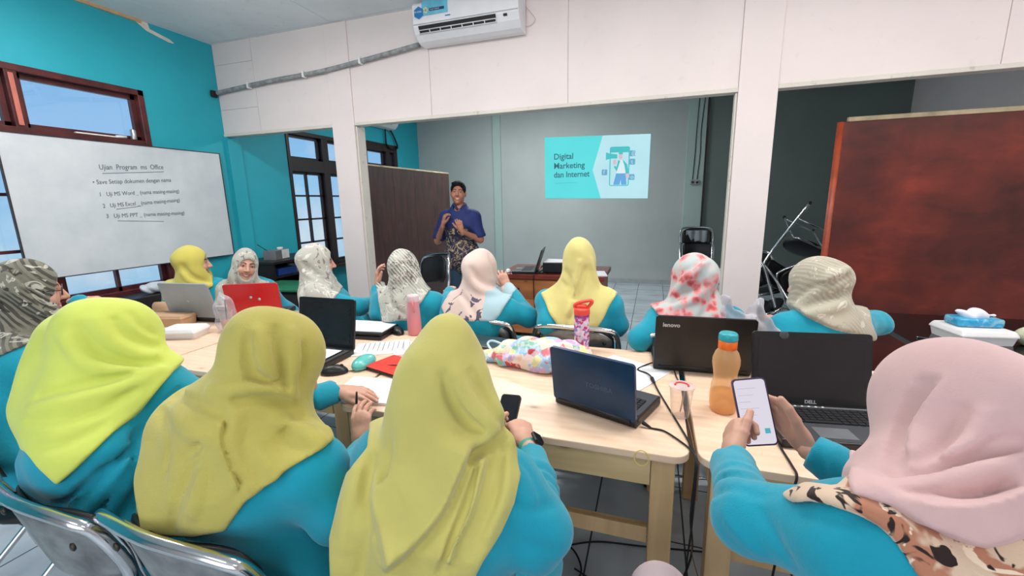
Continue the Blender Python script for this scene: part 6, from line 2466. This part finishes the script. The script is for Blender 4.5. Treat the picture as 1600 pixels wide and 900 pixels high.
# ================================================================ the presenter's desk
m_desk = wood('orange_brown_desk_veneer', (136, 78, 40), (178, 112, 62), (70, 34, 18), (1.2, 9, 5), ring=.5)
m_deskt = plain('red_brown_desk_top', (122, 46, 34), .35, var=.1)
t = thing('desk', 'small brown desk with red-brown top below the slide', 'desk', (-1.02, 4.66, 0))
b = MB(); b.box((0, 0, .713), (1.14, .72, .05), bevel=.006); b.build('desk_top', m_deskt, t)
b = MB(); b.rng((-.54, -.32, 0), (-.515, .34, .687)); b.rng((.515, -.32, 0), (.54, .34, .687)); b.rng((-.515, .30, .1), (.515, .32, .687)); b.build('side_panel', m_desk, t)
b = MB(); b.rng((-.515, -.325, .08), (.515, -.305, .687)); b.build('front_panel', m_desk, t)
for k in range(3):
    b = MB(); b.rng((-.505 + k * .34, -.337, .47), (-.175 + k * .34, -.326, .675), .004); dr = b.build('drawer', m_desk, t)
    b = MB(); b.lathe([(0, 0), (.012, 0), (.014, .012), (0, .016)], (-.34 + k * .34, -.338, .575), 12, rot=(PI / 2, 0, 0), cap=False); b.build('knob', m_screw, dr)
zd = .7385
laptop('black laptop seen edge-on on the presenter\'s desk', -1.20, 4.50, zd, -82, .36, .25, 108, m_lapk, m_lapk, m_dgrey, th=.03, group=None)
t = thing('projector', 'black projector with white papers on it, on the desk', 'projector', (-.96, 4.50, zd), .05)
b = MB(); b.box((0, 0, .065), (.30, .24, .11), bevel=.012, seg=3); b.build('projector_body', m_lapk, t)
b = MB(); b.lathe([(.0, 0), (.03, 0), (.034, .012), (.028, .016), (.022, .008), (0, .006)], (.07, .121, .07), 18, rot=(-PI / 2, 0, 0), cap=False); b.build('lens', plain('black_glass', (26, 28, 32), .12), t)
for sx in (-1, 1):
    b = MB(); b.lathe([(.012, 0), (.012, .012)], (sx * .11, -.08, 0), 10); b.build('foot', m_rubber, t)
sheet('paper_sheet', 'white papers lying on top of the projector', 'paper', -.95, 4.50, zd + .1205, .30, .23, 6, .006)
sheet('paper_sheet', 'white papers at the right end of the presenter\'s desk', 'paper', -.56, 4.46, zd, .22, .30, 12, .008)
mouse('pale mouse at the left end of the presenter\'s desk', -1.50, 4.40, 10, m_wplastic, 1.0, zd + .0005)
cable('black cable hanging down the front of the presenter\'s desk', [(-1.10, 4.42, zd + .004), (-1.16, 4.33, zd + .004), (-1.18, 4.292, zd - .02), (-1.18, 4.295, .55), (-1.17, 4.30, .3), (-1.15, 4.31, .012)], .005)
cable('black cable tangled between the laptop and the projector on the desk', [(-1.17, 4.56, zd + .03), (-1.14, 4.52, zd + .06), (-1.12, 4.46, zd + .03), (-1.15, 4.40, zd + .006), (-1.08, 4.38, zd + .006)], .005)

# ================================================================ dark cabinet by the teal wall
m_cab = plain('black_brown_cabinet', (34, 26, 26), .45, var=.1)
t = thing('cabinet', 'low dark open cabinet against the teal wall', 'cabinet', (-4.24, 4.05, 0))
b = MB(); b.box((0, 0, .875), (.52, .86, .03), bevel=.004); b.build('cabinet_top', m_cab, t)
b = MB()
b.rng((-.25, -.42, 0), (.25, -.39, .86)); b.rng((-.25, .39, 0), (.25, .42, .86)); b.rng((-.25, -.39, 0), (-.23, .39, .86))
b.build('carcass', m_cab, t)
for z in (.10, .42, .70):
    b = MB(); b.rng((-.23, -.39, z), (.25, .39, z + .02)); b.build('shelf', m_cab, t)
t = thing('electronic_box', 'small grey device box with white front on the cabinet', 'box', (-4.16, 3.88, .8905), math.radians(10))
b = MB(); b.box((-.02, 0, .055), (.16, .24, .11), bevel=.004); b.build('device_case', m_mgrey, t)
b = MB(); b.box((.062, .05, .058), (.006, .12, .10)); b.build('front_plate', m_wplastic, t)
b = MB(); b.lathe([(.03, .11), (.034, .125), (.03, .135), (0, .136)], (-.01, .06, 0), 16, cap=False); b.build('knob', m_wplastic, t)
b = MB(); b.tube([(-.06, -.1, .11), (-.09, -.2, .19)], .004, 6); b.build('aerial', m_rubber, t)
for k in range(5):
    t = thing('book', 'thin white book, number of its pile low on the cabinet shelf', 'book', (-4.14, 4.20, .7205 + .021 * k), math.radians((-6, 4, 0, 7, -3)[k]))
    t['label'] = ('white-covered book at the bottom of the cabinet pile', 'pale book second from the bottom of the cabinet pile', 'grey-white book in the middle of the cabinet pile', 'pale book second from the top of the cabinet pile', 'white book on top of the cabinet pile')[k]
    t['group'] = 'books piled in the cabinet'
    b = MB(); b.box((0, 0, .010), (.20, .27, .016)); b.build('pages', m_paper, t)
    b = MB(); b.box((0, 0, .0192), (.206, .276, .0016)); b.box((0, 0, .001), (.206, .276, .0016)); b.build('cover', (m_wplastic, m_mgrey, m_paper, m_foam, m_paper)[k], t)
t = thing('storage_box', 'small blue box on the cabinet shelf beside the books', 'box', (-4.12, 3.86, .7205), 0)
b = MB(); b.box((0, 0, .035), (.2, .26, .07), bevel=.005); b.build('box_body', plain('deep_blue_plastic', (34, 70, 140), .4), t)
b = MB(); b.box((0, 0, .074), (.21, .27, .012), bevel=.004); b.build('box_lid', plain('deep_blue_plastic', (34, 70, 140), .4), t)
t = thing('low_table', 'low table with green-edged black cover before the cabinet', 'table', (-3.66, 3.50, 0), math.radians(8))
b = MB(); b.box((0, 0, .665), (.62, .52, .022), bevel=.006); b.build('tabletop', plain('green_edged_top', (40, 120, 84), .5), t)
b = MB(); b.box((0, 0, .50), (.58, .48, .30), bevel=.01); b.build('cover', m_black, t)
for sx in (-1, 1):
    for sy in (-1, 1):
        b = MB(); b.box((sx * .27, sy * .22, .176), (.04, .04, .35)); b.build('leg', m_cab, t)

# things on the window side at the left
c = (-4.36, 2.66, .735)


def fsil(P):
    q = P - V3(*c)
    d = ell(q, (0, 0, .05), (.06, .13, .055)) + .008 * np.sin(q @ V3(40, 30, 26) + 2 * np.sin(q @ V3(20, 18, 30)))
    return smax(d, .001 - q[:, 2], .008)


b = MB(); b.rng((XL + .0, 1.4, .62), (XL + .30, 3.25, .734), .006)
o = b.build('window_bench', m_cab); tag(o, 'dark ledge below the window at the left', 'ledge')
b2 = MB(); b2.rng((XL + .04, 1.45, 0), (XL + .26, 3.2, .62)); b2.build('plinth', m_cab, o)
lump('plastic_bag', 'pale crumpled plastic bag on the dark window ledge', 'bag', c, fsil, (c[0] - .12, c[1] - .2, c[2] - .02), (c[0] + .12, c[1] + .2, c[2] + .14), .008, plain('milky_plastic', (196, 206, 216), .35))
# ================================================================ the presenter
def presenter():
    H = aty(716, 302, 4.3)
    gz = 0.0
    P = np.array([H[0] + .0, H[1] + .03, .93])
    m_bat = NT('navy_shirt_with_batik_border')
    v = m_bat.coord('Object')
    sz = m_bat.n('ShaderNodeSeparateXYZ'); m_bat.link(v, sz.inputs[0])
    nz = m_bat.noise(v, 7, 2)
    hz = m_bat.math('ADD', sz.outputs['Z'], m_bat.math('MULTIPLY', m_bat.math('SUBTRACT', nz, .5), .25))
    low = m_bat.ramp(hz, [(.0, (1, 1, 1, 1)), (.999, (1, 1, 1, 1))])
    k = m_bat.math('MULTIPLY', m_bat.math('LESS_THAN', hz, 1.235), m_bat.math('LESS_THAN', m_bat.math('ABSOLUTE', sz.outputs['X']), .165))
    p1 = m_bat.noise(v, 11, 2, .5, 2.6)
    cream = m_bat.ramp(p1, [(.545, (0, 0, 0, 1)), (.57, (1, 1, 1, 1)), (.62, (1, 1, 1, 1)), (.64, (0, 0, 0, 1))])
    p2 = m_bat.noise(v, 8, 2, .5, 2.0)
    brown = m_bat.ramp(p2, [(.56, (0, 0, 0, 1)), (.58, (1, 1, 1, 1))])
    c = m_bat.mix(m_bat.math('MULTIPLY', k, .8), (28, 44, 104), (44, 38, 54))
    c = m_bat.mix(m_bat.math('MULTIPLY', brown, k), c, (92, 74, 88))
    c = m_bat.mix(m_bat.math('MULTIPLY', cream, k), c, (196, 176, 126))
    m_bat.base(c); m_bat.set(Roughness=.75); m_bat = m_bat.m
    m_jean = cloth('faded_jeans', (54, 82, 104), .85)
    rt = np.array([-1.0, 0.0, 0.0])      # his right is towards -X
    sp = dict(H=H, face=(199, 0, -3), tyaw=190, P=P, N=H + A3(0, .02, -.175), sw=.172, SR=H + A3(-.165, .03, -.255), SL=H + A3(.165, .0, -.255), girth=.95, bulge=.0, ears=True, smile=True, hv=.004, bv=.008, skin=(176, 118, 92), short=True,
              ER=aty(684, 376, 4.32), WR=aty(692, 352, 4.12), EL=aty(750, 374, 4.30), WL=aty(722, 362, 4.08),
              hipR=P + rt * .09, hipL=P - rt * .09, KR=P + rt * .10 + A3(0, -.02, -.44), KL=P - rt * .10 + A3(0, -.02, -.44), FR=A3(P[0] - .11, P[1], .07), FL=A3(P[0] + .11, P[1], .07),
              handR=dict(d=A3(.25, -.1, .8), back=A3(-.6, -.6, .2), curls=(35, 40, 45, 50), thumb=1), handL=dict(d=A3(-.2, -.1, .75), back=A3(.3, -.8, .2), curls=(30, 38, 46, 54), thumb=-1),
              shirt=m_bat, shirt_name='shirt', tunic=.22, soff=.016, wr=.005, trousers=m_jean, sv=.009, tv=.012,
              shirt_cut=[lambda Q, j: ell(Q, j['N'] + j['tf'] * .05 + A3(0, 0, .045), (.058, .07, .075)), lambda Q, j: np.minimum(*[np.where((np.linalg.norm(Q - j['E' + s].astype(f32), axis=1) < .14) & (((Q - j['C'].astype(f32)) @ j['tl'].astype(f32)) * sg > .15), (j['S' + s] + (j['E' + s] - j['S' + s]) * .93).astype(f32) @ nrm(j['E' + s] - j['S' + s]).astype(f32) - Q @ nrm(j['E' + s] - j['S' + s]).astype(f32), 1.0) for s, sg in (('R', 1), ('L', -1))])])
    # sleeves end a little above the elbow: everything past that plane near the elbow is cut away
    b, j = person('man standing and smiling before the dark panel, navy batik-bordered shirt and jeans', sp)
    A = j['A'].astype(f32); Hf = j['H'].astype(f32)

    def fhair(Q):
        q = (Q - Hf) @ A
        d = ell(q, (0, -.016, .036), (.083, .102, .098))
        d = smin(d, ell(q, (.012, .040, .100), (.055, .045, .022)), .03)
        d = d + .0015 * np.sin(q @ V3(160, 60, 90))
        cutf = ell(q, (0, .098, -.03), (.082, .088, .112))
        d = smax(d, -cutf, .008)
        return smax(d, -.055 - q[:, 2] + .25 * np.maximum(q[:, 1], 0), .01)
    v, f = sdf_mesh(fhair, j['H'] - .17, j['H'] + .18, .0045)
    np_mesh('hair', v, f, plain('black_hair', (18, 15, 15), .75, var=.15, spec=.2), b, b.location)
    m = MB()
    for s in (-1, 1):
        pts = [j['N'] + j['A'] @ A3(s * .012, .075, .0), j['N'] + j['A'] @ A3(s * .05, .055, .045), j['N'] + j['A'] @ A3(s * .06, .0, .065), j['N'] + j['A'] @ A3(s * .03, -.045, .07), j['N'] + j['A'] @ A3(0, -.055, .07)]
        m.tube(smooth_path(pts, 5), .014, 8)
    m.build('collar', plain('navy_collar_cloth', (30, 42, 92), .75), b, b.location)


presenter()
